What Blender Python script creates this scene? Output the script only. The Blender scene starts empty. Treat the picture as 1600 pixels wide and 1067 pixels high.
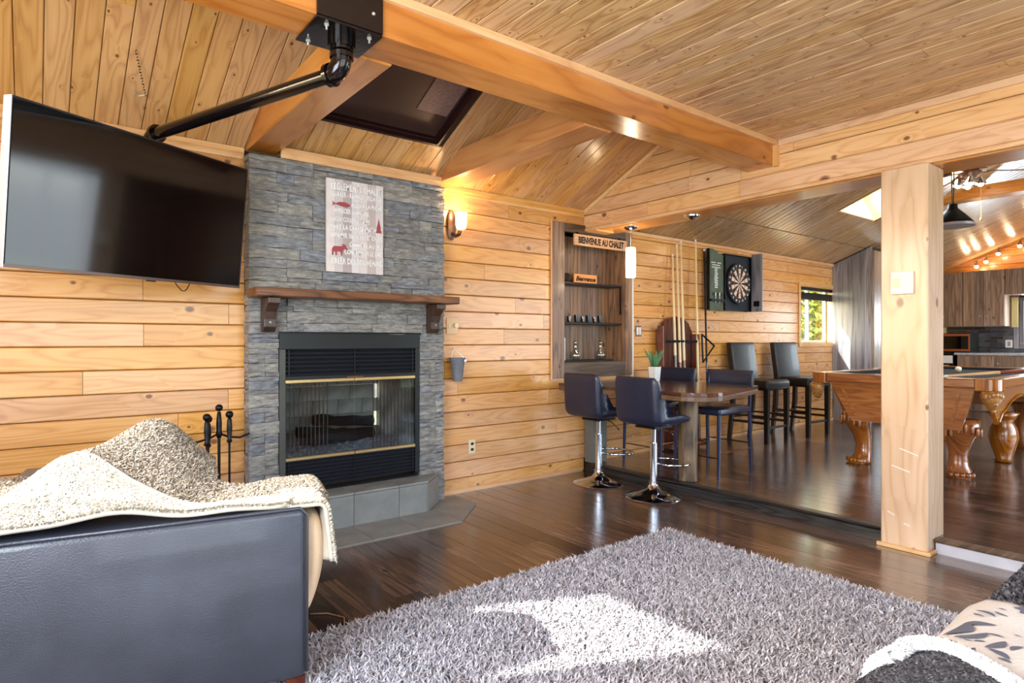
import bpy, bmesh, math, random
import numpy as np
from mathutils import Vector, Matrix
random.seed(7); rng = np.random.default_rng(7)
SC = bpy.context.scene
COL = SC.collection
PI = math.pi

# ------------------------------------------------------------------ camera, world, lights, exposure
YAW = math.radians(52.03)
cd = bpy.data.cameras.new('camera'); cam = bpy.data.objects.new('camera', cd); COL.objects.link(cam)
cam.location = (0, 0, 1.155); cam.rotation_euler = (PI/2, 0, YAW - PI/2)
cd.sensor_width = 36; cd.lens = 36*960/1600; cd.shift_y = -0.0009; cd.clip_start = 0.02
SC.camera = cam
SC.view_settings.view_transform = 'Standard'; SC.view_settings.look = 'None'
SC.view_settings.gamma = 1; SC.view_settings.use_curve_mapping = False
SC.view_settings.exposure = 0.26

W = bpy.data.worlds.new('world'); SC.world = W; W.use_nodes = True
wn = W.node_tree.nodes; wl = W.node_tree.links
bg = wn['Background']; sky = wn.new('ShaderNodeTexSky'); sky.sky_type = 'NISHITA'
sky.sun_disc = False; sky.sun_elevation = math.radians(30); sky.sun_rotation = math.radians(-65); sky.air_density = 1.0; sky.dust_density = 2.0
wl.new(sky.outputs[0], bg.inputs[0]); bg.inputs[1].default_value = 0.9

def lamp(name, kind, loc, energy, color=(1,1,1), size=None, size_y=None, target=None, radius=None, spread=None):
    d = bpy.data.lights.new(name, kind); d.energy = energy; d.color = color
    if kind == 'AREA':
        d.shape = 'RECTANGLE'; d.size = size; d.size_y = size_y
        if spread: d.spread = spread
    if radius is not None: d.shadow_soft_size = radius
    o = bpy.data.objects.new(name, d); COL.objects.link(o); o.location = loc
    if target is not None:
        o.rotation_euler = (Vector(target)-Vector(loc)).to_track_quat('-Z', 'Y').to_euler()
    return o
# low sun through the window in the left wall (travels towards +X, -Y)
sd = bpy.data.lights.new('sun', 'SUN'); sd.energy = 15; sd.angle = math.radians(0.6); sd.color = (1, .95, .86)
so = bpy.data.objects.new('sun', sd); COL.objects.link(so); so.location = (-6, 6, 5)
so.rotation_euler = Vector((.905, -.425, -.72)).to_track_quat('-Z', 'Y').to_euler()
DAY = (.80, .90, 1.0)
lamp('daylight_patio_window', 'AREA', (1.0, -1.74, 1.25), 76, DAY, 3.6, 2.1, (1.4, 3, 1.15))
lamp('daylight_left_window', 'AREA', (-.94, .9, 1.45), 100, DAY, 1.6, 1.3, (3, 1.3, 1.1))
lamp('daylight_games_window', 'AREA', (7.6, -1.74, 1.3), 110, DAY, 3.0, 2.0, (7.0, 3, 1.2))
lamp('daylight_kitchen_window', 'AREA', (11.9, 1.9, 1.5), 40, DAY, 1.4, .8, (6, 2, 1.2))
lamp('daylight_skylight', 'AREA', (7.25, 2.6, 3.05), 30, DAY, .85, .8, (7.25, 2.35, 0))

# ------------------------------------------------------------------ builders
def hexc(h, k=1.0):
    h = h.lstrip('#'); c = [int(h[i:i+2], 16)/255 for i in (0, 2, 4)]
    return tuple(min(1, (x/12.92 if x <= .04045 else ((x+.055)/1.055)**2.4)*k) for x in c) + (1,)

class MB:
    """collects shapes in one bmesh (coordinates as given)"""
    def __init__(s): s.bm = bmesh.new(); s.M = Matrix.Identity(4)
    def v(s, p): return s.bm.verts.new(s.M @ Vector(p))
    def face(s, vs):
        try: return s.bm.faces.new(vs)
        except ValueError: return None
    def box(s, a, b, bev=0, seg=1, M=None):
        x0, y0, z0 = a; x1, y1, z1 = b
        P = [(x0,y0,z0),(x1,y0,z0),(x1,y1,z0),(x0,y1,z0),(x0,y0,z1),(x1,y0,z1),(x1,y1,z1),(x0,y1,z1)]
        if M: P = [M @ Vector(p) for p in P]
        V = [s.v(p) for p in P]
        F = [s.face([V[i] for i in f]) for f in ((0,3,2,1),(4,5,6,7),(0,1,5,4),(1,2,6,5),(2,3,7,6),(3,0,4,7))]
        if bev:
            E = {e for f in F for e in f.edges}
            bmesh.ops.bevel(s.bm, geom=list(E), offset=bev, segments=seg, profile=.5, affect='EDGES')
        return s
    def prism(s, poly, d0, d1, plane='xy', cap=True):
        f = {'xy': lambda p, d: (p[0], p[1], d), 'xz': lambda p, d: (p[0], d, p[1]), 'yz': lambda p, d: (d, p[0], p[1])}[plane]
        A = [s.v(f(p, d0)) for p in poly]; B = [s.v(f(p, d1)) for p in poly]
        n = len(poly)
        for i in range(n): s.face([A[i], A[(i+1) % n], B[(i+1) % n], B[i]])
        if cap: s.face(A[::-1]); s.face(B)
        return s
    def rings(s, R, close=True, caps=True):
        V = [[s.v(p) for p in r] for r in R]; n = len(V[0])
        for a, b in zip(V, V[1:]):
            for i in range(n if close else n-1): s.face([a[i], a[(i+1) % n], b[(i+1) % n], b[i]])
        if caps and close: s.face(V[0][::-1]); s.face(V[-1])
        return s
    def lathe(s, prof, c=(0,0,0), n=20, sy=1.0, caps=True):
        return s.rings([[(c[0]+r*math.cos(2*PI*i/n), c[1]+r*sy*math.sin(2*PI*i/n), c[2]+z) for i in range(n)] for r, z in prof], caps=caps)
    def tube(s, path, r, n=10, caps=True):
        P = [Vector(p) for p in path]; R = r if isinstance(r, (list, tuple)) else [r]*len(P); out = []
        up = Vector((0, 0, 1)); prev = None
        for i, p in enumerate(P):
            t = (P[min(i+1, len(P)-1)]-P[max(i-1, 0)]).normalized()
            if prev is None:
                a = t.cross(up)
                if a.length < 1e-3: a = t.cross(Vector((1, 0, 0)))
            else: a = prev - t*prev.dot(t)
            a.normalize(); prev = a; b = t.cross(a)
            out.append([p+(a*math.cos(2*PI*k/n)+b*math.sin(2*PI*k/n))*R[i] for k in range(n)])
        return s.rings(out, caps=caps)
    def ball(s, c, r, n=12, m=8, sc=(1,1,1)):
        R = [[(c[0]+r*sc[0]*math.sin(PI*j/m)*math.cos(2*PI*i/n), c[1]+r*sc[1]*math.sin(PI*j/m)*math.sin(2*PI*i/n), c[2]-r*sc[2]*math.cos(PI*j/m)) for i in range(n)] for j in range(1, m)]
        return s.rings(R)
    def grid(s, fn, nu, nv):
        V = [[s.v(fn(i/nu, j/nv)) for j in range(nv+1)] for i in range(nu+1)]
        for i in range(nu):
            for j in range(nv): s.face([V[i][j], V[i+1][j], V[i+1][j+1], V[i][j+1]])
        return s

def woff(o):
    v = Vector((0, 0, 0))
    while o is not None: v += o.location; o = o.parent
    return v
def obj(name, mb, mat, parent=None, smooth=False, local=False, mods=None, fixn=True):
    """one mesh object from builder coordinates; its origin goes to its own centre (base for top-level)"""
    bm = mb.bm
    if fixn: bmesh.ops.recalc_face_normals(bm, faces=bm.faces)
    co = [v.co for v in bm.verts]
    lo = Vector([min(c[i] for c in co) for i in range(3)]); hi = Vector([max(c[i] for c in co) for i in range(3)])
    c = (lo+hi)/2
    if parent is None: c.z = lo.z
    bmesh.ops.translate(bm, verts=bm.verts, vec=-c)
    me = bpy.data.meshes.new(name); bm.to_mesh(me); bm.free()
    if smooth: me.shade_smooth()
    o = bpy.data.objects.new(name, me); COL.objects.link(o)
    for m in (mat if isinstance(mat, (list, tuple)) else [mat]): me.materials.append(m)
    o.parent = parent
    o.location = c if (parent is None or local) else c - woff(parent)
    if smooth == 'auto':
        m = o.modifiers.new('edges', 'EDGE_SPLIT'); m.split_angle = math.radians(40)
    for k, kw in (mods or []):
        m = o.modifiers.new(k.lower(), k)
        for a, b in kw.items(): setattr(m, a, b)
    return o
def tag(o, label, cat, group=None, kind=None):
    if label: o['label'] = label
    if cat: o['category'] = cat
    if group: o['group'] = group
    if kind: o['kind'] = kind
    return o
def thing(name, loc, label=None, cat=None, group=None, rz=0, kind=None):
    o = bpy.data.objects.new(name, None); COL.objects.link(o); o.empty_display_size = .05
    o.location = loc; o.rotation_euler = (0, 0, rz)
    return tag(o, label, cat, group, kind)
def copy_tree(o, parent=None):
    kids = [k for k in list(bpy.data.objects) if k.parent == o]
    c = o.copy(); COL.objects.link(c); c.parent = parent
    for k in kids: copy_tree(k, c)
    return c
def box(name, a, b, mat, parent=None, bev=0, seg=1, local=False, smooth=False):
    return obj(name, MB().box(a, b, bev, seg), mat, parent, local=local, smooth=smooth)

# ------------------------------------------------------------------ materials
def mat_base(name):
    m = bpy.data.materials.new(name); m.use_nodes = True
    nt = m.node_tree; return m, nt, nt.nodes['Principled BSDF']
def N(nt, t, **kw):
    n = nt.nodes.new(t)
    for k, v in kw.items(): setattr(n, k, v)
    return n
def ramp(nt, fac, stops, interp='LINEAR'):
    r = N(nt, 'ShaderNodeValToRGB'); r.color_ramp.interpolation = interp; e = r.color_ramp.elements
    while len(e) > 1: e.remove(e[0])
    e[0].position = stops[0][0]; e[0].color = stops[0][1]
    for p, c in stops[1:]:
        k = e.new(p); k.color = c
    nt.links.new(fac, r.inputs[0]); return r.outputs[0]
def math_(nt, op, a, b=None):
    n = N(nt, 'ShaderNodeMath', operation=op)
    for i, x in enumerate((a, b)):
        if x is None: continue
        if isinstance(x, (int, float)): n.inputs[i].default_value = x
        else: nt.links.new(x, n.inputs[i])
    return n.outputs[0]
def mixc(nt, fac, a, b, blend='MIX'):
    n = N(nt, 'ShaderNodeMix', data_type='RGBA', blend_type=blend)
    for i, x in ((0, fac), (6, a), (7, b)):
        if isinstance(x, (int, float)): n.inputs[i].default_value = x
        elif isinstance(x, tuple): n.inputs[i].default_value = x
        else: nt.links.new(x, n.inputs[i])
    return n.outputs[2]
def plain(name, c, rough=.5, metal=0, coat=0, spec=None, noise=0, nscale=20, bump=0, bscale=60):
    m, nt, b = mat_base(name); c = hexc(c) if isinstance(c, str) else c
    b.inputs['Base Color'].default_value = c; b.inputs['Roughness'].default_value = rough
    b.inputs['Metallic'].default_value = metal; b.inputs['Coat Weight'].default_value = coat; b.inputs['Coat Roughness'].default_value = .08
    if spec is not None: b.inputs['Specular IOR Level'].default_value = spec
    tc = N(nt, 'ShaderNodeTexCoord')
    if noise:
        n = N(nt, 'ShaderNodeTexNoise'); n.inputs['Scale'].default_value = nscale; n.inputs['Detail'].default_value = 5
        nt.links.new(tc.outputs['Object'], n.inputs['Vector'])
        lo = tuple(x*(1-noise) for x in c[:3])+(1,); hi = tuple(min(1, x*(1+noise)) for x in c[:3])+(1,)
        nt.links.new(ramp(nt, n.outputs[0], [(.3, lo), (.7, hi)]), b.inputs['Base Color'])
    if bump:
        n = N(nt, 'ShaderNodeTexNoise'); n.inputs['Scale'].default_value = bscale; n.inputs['Detail'].default_value = 4
        nt.links.new(tc.outputs['Object'], n.inputs['Vector'])
        bp = N(nt, 'ShaderNodeBump'); bp.inputs['Strength'].default_value = bump; bp.inputs['Distance'].default_value = .01
        nt.links.new(n.outputs[0], bp.inputs['Height']); nt.links.new(bp.outputs[0], b.inputs['Normal'])
    return m
def emit(name, c, s):
    m, nt, b = mat_base(name)
    b.inputs['Base Color'].default_value = hexc(c); b.inputs['Emission Color'].default_value = hexc(c); b.inputs['Emission Strength'].default_value = s
    return m
def glass(name, tint='#ffffff', a=.1, rough=.02):
    m, nt, b = mat_base(name); nt.nodes.remove(b)
    t = N(nt, 'ShaderNodeBsdfTransparent'); g = N(nt, 'ShaderNodeBsdfGlossy'); mx = N(nt, 'ShaderNodeMixShader')
    t.inputs[0].default_value = hexc(tint); g.inputs['Roughness'].default_value = rough
    fr = N(nt, 'ShaderNodeFresnel'); fr.inputs[0].default_value = 1.45
    ge = N(nt, 'ShaderNodeNewGeometry'); nt.links.new(math_(nt, 'MULTIPLY', math_(nt, 'ADD', fr.outputs[0], a), math_(nt, 'SUBTRACT', 1.0, ge.outputs['Backfacing'])), mx.inputs[0])
    nt.links.new(t.outputs[0], mx.inputs[1]); nt.links.new(g.outputs[0], mx.inputs[2]); nt.links.new(mx.outputs[0], nt.nodes['Material Output'].inputs[0])
    return m
def wood(name, axis, cols, rough=.35, coat=.3, knots=.5, kcol='#5a2a10', vary=.12, rings=9.0, gs=7.0, kscale=4.0, contrast=.55, bump=.15, ksize=.05, across=None):
    """pine / stained wood; grain runs along the given axis, the knots and grain are laid on (along, across)"""
    m, nt, b = mat_base(name)
    tc = N(nt, 'ShaderNodeTexCoord'); sp = N(nt, 'ShaderNodeSeparateXYZ'); nt.links.new(tc.outputs['Object'], sp.inputs[0])
    ax = 'XYZ'.index(axis); o = [i for i in range(3) if i != ax]
    oi = N(nt, 'ShaderNodeObjectInfo'); rnd = oi.outputs['Random']
    u = math_(nt, 'ADD', sp.outputs[ax], math_(nt, 'MULTIPLY', rnd, 91.0))
    v = math_(nt, 'ADD', sp.outputs['XYZ'.index(across)] if across else math_(nt, 'ADD', sp.outputs[o[0]], sp.outputs[o[1]]), math_(nt, 'MULTIPLY', rnd, 57.0))
    def uv(su, sv):
        c = N(nt, 'ShaderNodeCombineXYZ'); nt.links.new(math_(nt, 'MULTIPLY', u, su), c.inputs[0]); nt.links.new(math_(nt, 'MULTIPLY', v, sv), c.inputs[1]); return c.outputs[0]
    def noise(vec, detail=3, dist=0.0):
        n = N(nt, 'ShaderNodeTexNoise', noise_dimensions='2D'); n.inputs['Scale'].default_value = 1; n.inputs['Detail'].default_value = detail; n.inputs['Distortion'].default_value = dist
        nt.links.new(vec, n.inputs['Vector']); return n.outputs[0]
    # knots
    vo = N(nt, 'ShaderNodeTexVoronoi', voronoi_dimensions='2D'); vo.inputs['Scale'].default_value = 1
    nt.links.new(uv(kscale*.8, kscale*1.15), vo.inputs['Vector'])
    sc = N(nt, 'ShaderNodeSeparateColor'); nt.links.new(vo.outputs['Color'], sc.inputs[0])
    gate = math_(nt, 'LESS_THAN', sc.outputs[0], knots)
    size = math_(nt, 'MULTIPLY', math_(nt, 'ADD', sc.outputs[1], .5), ksize)
    kd = math_(nt, 'DIVIDE', vo.outputs['Distance'], size)              # <1 inside the knot
    kn = math_(nt, 'MULTIPLY', gate, math_(nt, 'SUBTRACT', 1.0, math_(nt, 'SMOOTHSTEP', kd) if False else math_(nt, 'MINIMUM', math_(nt, 'POWER', kd, 4.0), 1.0)))
    warp = math_(nt, 'MULTIPLY', gate, math_(nt, 'DIVIDE', .25, math_(nt, 'ADD', kd, .8)))
    n1 = noise(uv(.75, gs), 2)
    rg = math_(nt, 'FRACT', math_(nt, 'MULTIPLY', math_(nt, 'ADD', n1, warp), rings))
    tri = math_(nt, 'ABSOLUTE', math_(nt, 'SUBTRACT', math_(nt, 'MULTIPLY', rg, 2.0), 1.0))
    fine = noise(uv(2.5, 150.0), 3)
    big = noise(uv(.9, 5.0), 3)
    g = math_(nt, 'ADD', math_(nt, 'MULTIPLY', math_(nt, 'POWER', tri, 2.2), .5*contrast), math_(nt, 'ADD', math_(nt, 'MULTIPLY', fine, .35*contrast), math_(nt, 'MULTIPLY', big, .45)))
    col = ramp(nt, g, [(.12, hexc(cols[0])), (.42, hexc(cols[1])), (.85, hexc(cols[2]))])
    hv = N(nt, 'ShaderNodeHueSaturation'); nt.links.new(col, hv.inputs['Color'])
    nt.links.new(math_(nt, 'ADD', 1.0-vary, math_(nt, 'MULTIPLY', rnd, 2*vary)), hv.inputs['Value'])
    r2 = math_(nt, 'FRACT', math_(nt, 'MULTIPLY', rnd, 13.7))
    nt.links.new(math_(nt, 'ADD', .4965, math_(nt, 'MULTIPLY', r2, .006)), hv.inputs['Hue'])
    nt.links.new(math_(nt, 'ADD', .92, math_(nt, 'MULTIPLY', r2, .16)), hv.inputs['Saturation'])
    kc = ramp(nt, math_(nt, 'MULTIPLY', kd, 1.0), [(0, hexc(kcol)), (.55, hexc(kcol)), (.75, hexc(kcol, 2.2)), (1, hexc(kcol, .8))])
    out = mixc(nt, math_(nt, 'MULTIPLY', kn, .85), hv.outputs[0], kc)
    nt.links.new(out, b.inputs['Base Color'])
    b.inputs['Roughness'].default_value = rough; b.inputs['Coat Weight'].default_value = coat; b.inputs['Coat Roughness'].default_value = .18
    bp = N(nt, 'ShaderNodeBump'); bp.inputs['Strength'].default_value = bump; bp.inputs['Distance'].default_value = .004
    nt.links.new(g, bp.inputs['Height']); nt.links.new(bp.outputs[0], b.inputs['Normal'])
    return m
PWALL = ('#ebb676', '#da9d5b', '#b97c40')
M_wall = wood('pine_wall', 'X', PWALL, rough=.38, coat=.35, knots=.55, ksize=.065, vary=.10)
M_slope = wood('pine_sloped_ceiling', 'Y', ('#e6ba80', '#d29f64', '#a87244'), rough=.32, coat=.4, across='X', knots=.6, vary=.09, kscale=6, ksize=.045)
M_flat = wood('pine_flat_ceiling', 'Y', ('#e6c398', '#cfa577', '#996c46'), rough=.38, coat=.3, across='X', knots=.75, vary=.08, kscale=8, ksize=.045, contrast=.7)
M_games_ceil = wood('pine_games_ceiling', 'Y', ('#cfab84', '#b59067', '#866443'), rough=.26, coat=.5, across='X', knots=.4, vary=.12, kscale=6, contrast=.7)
M_header = wood('pine_header', 'Y', ('#ebc395', '#dbab7b', '#b9804e'), rough=.4, coat=.25, knots=.5, vary=.08, contrast=.5, kscale=3.4, ksize=.07)
M_beamX = wood('varnished_beam_lengthwise', 'X', ('#d89048', '#b87030', '#8e501f'), rough=.22, coat=.5, knots=.6, vary=.03, gs=5, rings=6, kscale=2.6, ksize=.05, contrast=.4)
M_beamY = wood('varnished_beam_crosswise', 'Y', ('#dd9a4c', '#c27a32', '#965822'), rough=.3, coat=.4, knots=.4, vary=.05, gs=5, rings=6, kscale=3, ksize=.05, contrast=.4)
M_beamG = wood('games_room_beam', 'Y', ('#d79550', '#b87433', '#8a4f20'), rough=.3, coat=.4, knots=.3, vary=.05, contrast=.4)
M_post = wood('pine_post', 'Z', ('#dcc0a6', '#cba98a', '#a57f5e'), rough=.3, coat=.45, knots=.65, vary=.02, gs=5, rings=6, kscale=3.4, ksize=.07, contrast=.45)
M_trimX = wood('pine_trim_x', 'X', ('#f0c084', '#dfa566', '#bd7f42'), knots=0, vary=.06, contrast=.35)
M_trimY = wood('pine_trim_y', 'Y', ('#ecc697', '#dcb07c', '#b98a58'), knots=0, vary=.06, contrast=.35)
M_trimZ = wood('pine_trim_z', 'Z', ('#f0c084', '#dfa566', '#bd7f42'), knots=0, vary=.06, contrast=.35)
M_floor = wood('dark_wood_floor', 'Y', ('#8b7060', '#5e483c', '#30241d'), rough=.2, coat=.55, across='X', knots=.3, kcol='#1c100a', vary=.5, gs=12, rings=5, kscale=5, ksize=.09, contrast=.8, bump=.25)
M_sill = wood('black_sill', 'Y', ('#4a4744', '#302e2d', '#151414'), rough=.35, coat=.2, knots=0, vary=.1, contrast=1, bump=.5)
M_barn = wood('barn_wood', 'Z', ('#a98462', '#7d5b40', '#4a3424'), rough=.5, coat=.1, knots=.5, kcol='#20140c', vary=.25, rings=4, gs=14, contrast=.8)
M_barnX = wood('barn_wood_rail', 'X', ('#84684c', '#5f4731', '#3a281b'), rough=.5, coat=.1, knots=.4, kcol='#20140c', vary=.1, rings=4, gs=12, contrast=.8)
M_mantel = wood('mantel_wood', 'X', ('#9a6438', '#74441f', '#43240f'), rough=.45, coat=.15, knots=.3, kcol='#23120a', vary=.05, contrast=.9)
M_bracket = wood('bracket_wood', 'Z', ('#5c4030', '#3e2a1f', '#20150f'), rough=.45, coat=.15, knots=0, vary=.05)
M_table = wood('bar_table_wood', 'Y', ('#6b3a26', '#4a2417', '#29130c'), rough=.18, coat=.6, knots=.3, kcol='#180a06', vary=.15, contrast=.9)
M_tedge = wood('bar_table_edge', 'X', ('#8c6a4c', '#65482f', '#3a2719'), rough=.4, coat=.2, knots=0, vary=.1)
M_log = wood('log_leg', 'Z', ('#a98d68', '#7b6246', '#463422'), rough=.55, coat=.1, knots=.4, kcol='#2a1c10', vary=.05, gs=9, rings=8, contrast=1, bump=.6)
M_grey = wood('greywashed_cabinet', 'Z', ('#a9a8aa', '#85838a', '#56545a'), rough=.3, coat=.4, knots=.3, kcol='#2a2522', vary=.3, rings=3, gs=16, contrast=.8)
M_kitch = wood('kitchen_cabinet_wood', 'Z', ('#bda38c', '#9a806c', '#665246'), rough=.4, coat=.2, knots=.4, kcol='#3a281c', vary=.25, rings=4, gs=14, contrast=.8)
M_oak = wood('carved_oak', 'X', ('#bd7c36', '#96561a', '#62330c'), rough=.25, coat=.6, knots=0, vary=.03, gs=9, contrast=.5)
M_oakY = wood('carved_oak_y', 'Y', ('#bd7c36', '#96561a', '#62330c'), rough=.25, coat=.6, knots=0, vary=.03, gs=9, contrast=.5)
M_oakZ = wood('carved_oak_z', 'Z', ('#b9742e', '#8f4f17', '#5c2e0b'), rough=.2, coat=.7, knots=0, vary=.03, gs=9, contrast=.5)
M_mahog = wood('mahogany', 'Z', ('#7a3a22', '#552313', '#2e1109'), rough=.22, coat=.5, knots=0, vary=.08)
M_cue = wood('maple_cue', 'Z', ('#f0d9a4', '#e2c183', '#c79d5c'), rough=.3, coat=.4, knots=0, vary=.05, contrast=.3)
M_signw = wood('sign_wood', 'X', ('#e3b98a', '#cf9c68', '#a87443'), rough=.6, coat=0, knots=0, vary=.06)
M_core = plain('wall_core', '#3a2413', .9)
M_black = plain('black_metal', '#141518', .38, .6, noise=.2)
M_pipe = plain('black_iron_pipe', '#1b1416', .16, .7, coat=.5, bump=.08, bscale=90)
M_frame = plain('fireplace_black_frame', '#1d2022', .35, .4, noise=.2, nscale=4)
M_frameg = plain('fireplace_grey_jamb', '#4a4a45', .45, .4, noise=.15, nscale=6)
M_brass = plain('brass_strip', '#c9b07c', .3, .85)
M_chrome = plain('chrome', '#d7dbe2', .07, 1.0)
M_bolt = plain('bolt_steel', '#cfd0cc', .3, .7)
M_bronze = plain('sconce_bronze', '#6e5142', .4, .7, noise=.2)
M_leather = plain('black_leather', '#34363f', .36, 0, coat=.35, noise=.15, nscale=8, bump=.25, bscale=220)
M_leather2 = plain('stool_leather', '#1c2238', .36, 0, coat=.2, noise=.1, nscale=10, bump=.12, bscale=200)
M_leather3 = plain('dark_brown_leather', '#100d0c', .42, 0, coat=.08, noise=.1, nscale=10, bump=.12, bscale=200)
M_bluemetal = plain('blue_black_metal_leg', '#20294a', .3, .3, coat=.3)
M_espresso = plain('espresso_leg', '#140e0c', .3, 0, coat=.4)
M_silver = plain('tv_silver_edge', '#c9c9d2', .3, .7)
M_screen = plain('tv_screen_glass', '#060608', .07, 0, spec=.45)
M_tvb = plain('tv_bezel', '#15110f', .3, .2)
M_white = plain('white_ceramic', '#ececea', .3, coat=.3)
M_plate = plain('ivory_plate', '#e8d8b4', .4)
M_plateb = plain('blond_wood_plate', '#e4bd8d', .4)
M_green = plain('succulent_green', '#5b8b5e', .5, noise=.3, nscale=40)
M_bucket = plain('grey_bucket', '#707278', .6, noise=.15, nscale=30)
M_glass = glass('clear_glass', '#f4f7f5', .08)
M_dglass = glass('fireplace_door_glass', '#dfe4e8', .0)
M_winglass = glass('window_glass', '#f6faf8', .03)
M_bottle = glass('bottle_glass', '#e3ebe8', .25, .05)
M_lampglass = emit('lit_lamp_glass', '#ffe2a6', 4.0)
M_pendglass = emit('lit_pendant_glass', '#fff0d0', 3.2)
M_bulb = emit('bulb', '#fff0cf', 9)
M_tile = plain('slate_hearth_tile', '#878986', .45, noise=.22, nscale=5, bump=.3, bscale=30)
M_grout = plain('grout', '#9c988e', .8)
M_ash = plain('ash', '#9a9aa0', .9, noise=.5, nscale=50)
M_char = plain('charred_log', '#17110d', .8, noise=.4, nscale=20, bump=.8)
M_cloth = plain('black_table_felt', '#10131a', .85)
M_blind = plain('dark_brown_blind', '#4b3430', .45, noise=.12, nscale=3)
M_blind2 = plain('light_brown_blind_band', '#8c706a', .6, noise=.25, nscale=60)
M_blindf = plain('dark_red_frame', '#2c0f10', .4)
M_red = plain('print_red', '#a2484f', .7)
M_pwhite = plain('print_white', '#f4f1f0', .7)
M_pblack = plain('print_black', '#20140f', .7)
M_beige = plain('beige_cushion', '#c9ac8c', .85, noise=.12, nscale=8, bump=.2, bscale=120)

def stone_mat(name, cols, bump=1.0):
    m, nt, b = mat_base(name)
    tc = N(nt, 'ShaderNodeTexCoord'); oi = N(nt, 'ShaderNodeObjectInfo')
    ad = N(nt, 'ShaderNodeVectorMath', operation='ADD'); nt.links.new(tc.outputs['Object'], ad.inputs[0])
    cb = N(nt, 'ShaderNodeCombineXYZ'); 
    for i in range(3): nt.links.new(math_(nt, 'MULTIPLY', oi.outputs['Random'], 17.0+i*9), cb.inputs[i])
    nt.links.new(cb.outputs[0], ad.inputs[1])
    mp = N(nt, 'ShaderNodeMapping'); mp.inputs['Scale'].default_value = (11, 11, 34); nt.links.new(ad.outputs[0], mp.inputs[0])
    n = N(nt, 'ShaderNodeTexNoise'); n.inputs['Scale'].default_value = 1.5; n.inputs['Detail'].default_value = 7; n.inputs['Roughness'].default_value = .65
    nt.links.new(mp.outputs[0], n.inputs['Vector'])
    c1 = ramp(nt, n.outputs[0], [(.28, hexc(cols[0])), (.5, hexc(cols[1])), (.75, hexc(cols[2]))])
    c2 = ramp(nt, oi.outputs['Random'], [(0, hexc('#6f7b92')), (.2, hexc('#a09b94')), (.4, hexc('#84807c')), (.6, hexc('#bab4a8')), (.8, hexc('#8f897f')), (1, hexc('#8d97aa'))])
    nt.links.new(mixc(nt, .75, c1, c2, 'MULTIPLY'), b.inputs['Base Color'])
    b.inputs['Roughness'].default_value = .55
    bp = N(nt, 'ShaderNodeBump'); bp.inputs['Strength'].default_value = bump; bp.inputs['Distance'].default_value = .02
    nt.links.new(n.outputs[0], bp.inputs['Height']); nt.links.new(bp.outputs[0], b.inputs['Normal'])
    return m
M_stone = stone_mat('stacked_slate', ('#84858a', '#c8c6c3', '#ffffff'))
M_bstile = plain('dark_mosaic', '#2b3138', .3, noise=.5, nscale=3, coat=.3)
def fuzz_mat(name, cols, rough=.9):
    m, nt, b = mat_base(name); g = N(nt, 'ShaderNodeNewGeometry')
    n = len(cols)-1
    nt.links.new(ramp(nt, g.outputs['Random Per Island'], [(i/n, hexc(c)) for i, c in enumerate(cols)]), b.inputs['Base Color'])
    b.inputs['Roughness'].default_value = rough; b.inputs['Specular IOR Level'].default_value = .15
    return m
M_shag = fuzz_mat('shag_yarn', ('#8d898f', '#c0bdc3', '#e6e4ea', '#aba8b0', '#d2d0d8', '#989296'))
M_rugbase = plain('rug_backing', '#6f666a', .95)
M_fleece = fuzz_mat('brown_fleece', ('#8f8271', '#b3a797', '#6f6355', '#c7bdaf', '#9c8f7e'))
M_sherpa = fuzz_mat('cream_sherpa', ('#cfc6b4', '#ddd6c8', '#b8ab93', '#e6e0d2'))
M_grfleece = fuzz_mat('charcoal_knit', ('#3d3d42', '#5a5a60', '#28282c', '#6c6b70'))
M_fl_b = plain('brown_fleece_base', '#857866', .95); M_sh_b = plain('cream_base', '#bdb3a0', .95); M_gr_b = plain('charcoal_base', '#45454a', .95)
M_flor = plain('floral_fabric', '#c6bfba', .85, noise=.08, nscale=6, bump=.2, bscale=200)
M_petal = plain('floral_print_grey', '#565966', .85)

# ------------------------------------------------------------------ plank fields
def plank_mb(O, L, Wd, Nn, l0, l1, w0, w1, t, ch):
    mb = MB(); prof = [(w0, -t), (w1, -t), (w1, -ch), (w1-ch, 0), (w0+ch, 0), (w0, -ch)]
    R = [[O+L*l+Wd*w+Nn*n for w, n in prof] for l in (l0, l1)]
    mb.rings([[tuple(p) for p in r] for r in R]); return mb
def planks(parent, O, L, Wd, Nn, length, width, pitch, mat, name='plank', t=.012, gap=.003, ch=.003, w_start=0.0, mn=1.2, mx=2.6, holes=(), jitter=.0008, join=True):
    O, L, Wd, Nn = Vector(O), Vector(L).normalized(), Vector(Wd).normalized(), Vector(Nn).normalized()
    w = w_start
    while w < width-1e-4:
        w0, w1 = max(w, 0), min(w+pitch, width)
        segs = []; l = 0.0; first = True
        while l < length-1e-4:
            d = length if not join else (random.uniform(.3, 1) if first else 1)*random.uniform(mn, mx); first = False
            e = min(length, l+d)
            if length-e < .25: e = length
            segs.append((l, e)); l = e
        for (a, b) in segs:
            parts = [(a, b)]
            for (h0, h1, k0, k1) in holes:
                if w1 > k0+.012 and w0 < k1-.012:
                    new = []
                    for (p, q) in parts:
                        if q <= h0 or p >= h1: new.append((p, q)); continue
                        if p < h0: new.append((p, h0))
                        if q > h1: new.append((h1, q))
                    parts = new
            for (p, q) in parts:
                if q-p < .02 or w1-w0 < .01: continue
                off = Nn*random.uniform(-jitter, jitter)
                obj(name, plank_mb(O+off, L, Wd, Nn, p+gap*.3, q-gap*.3, w0+gap/2, w1-gap/2, t, ch), mat, parent)
        w += pitch
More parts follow.
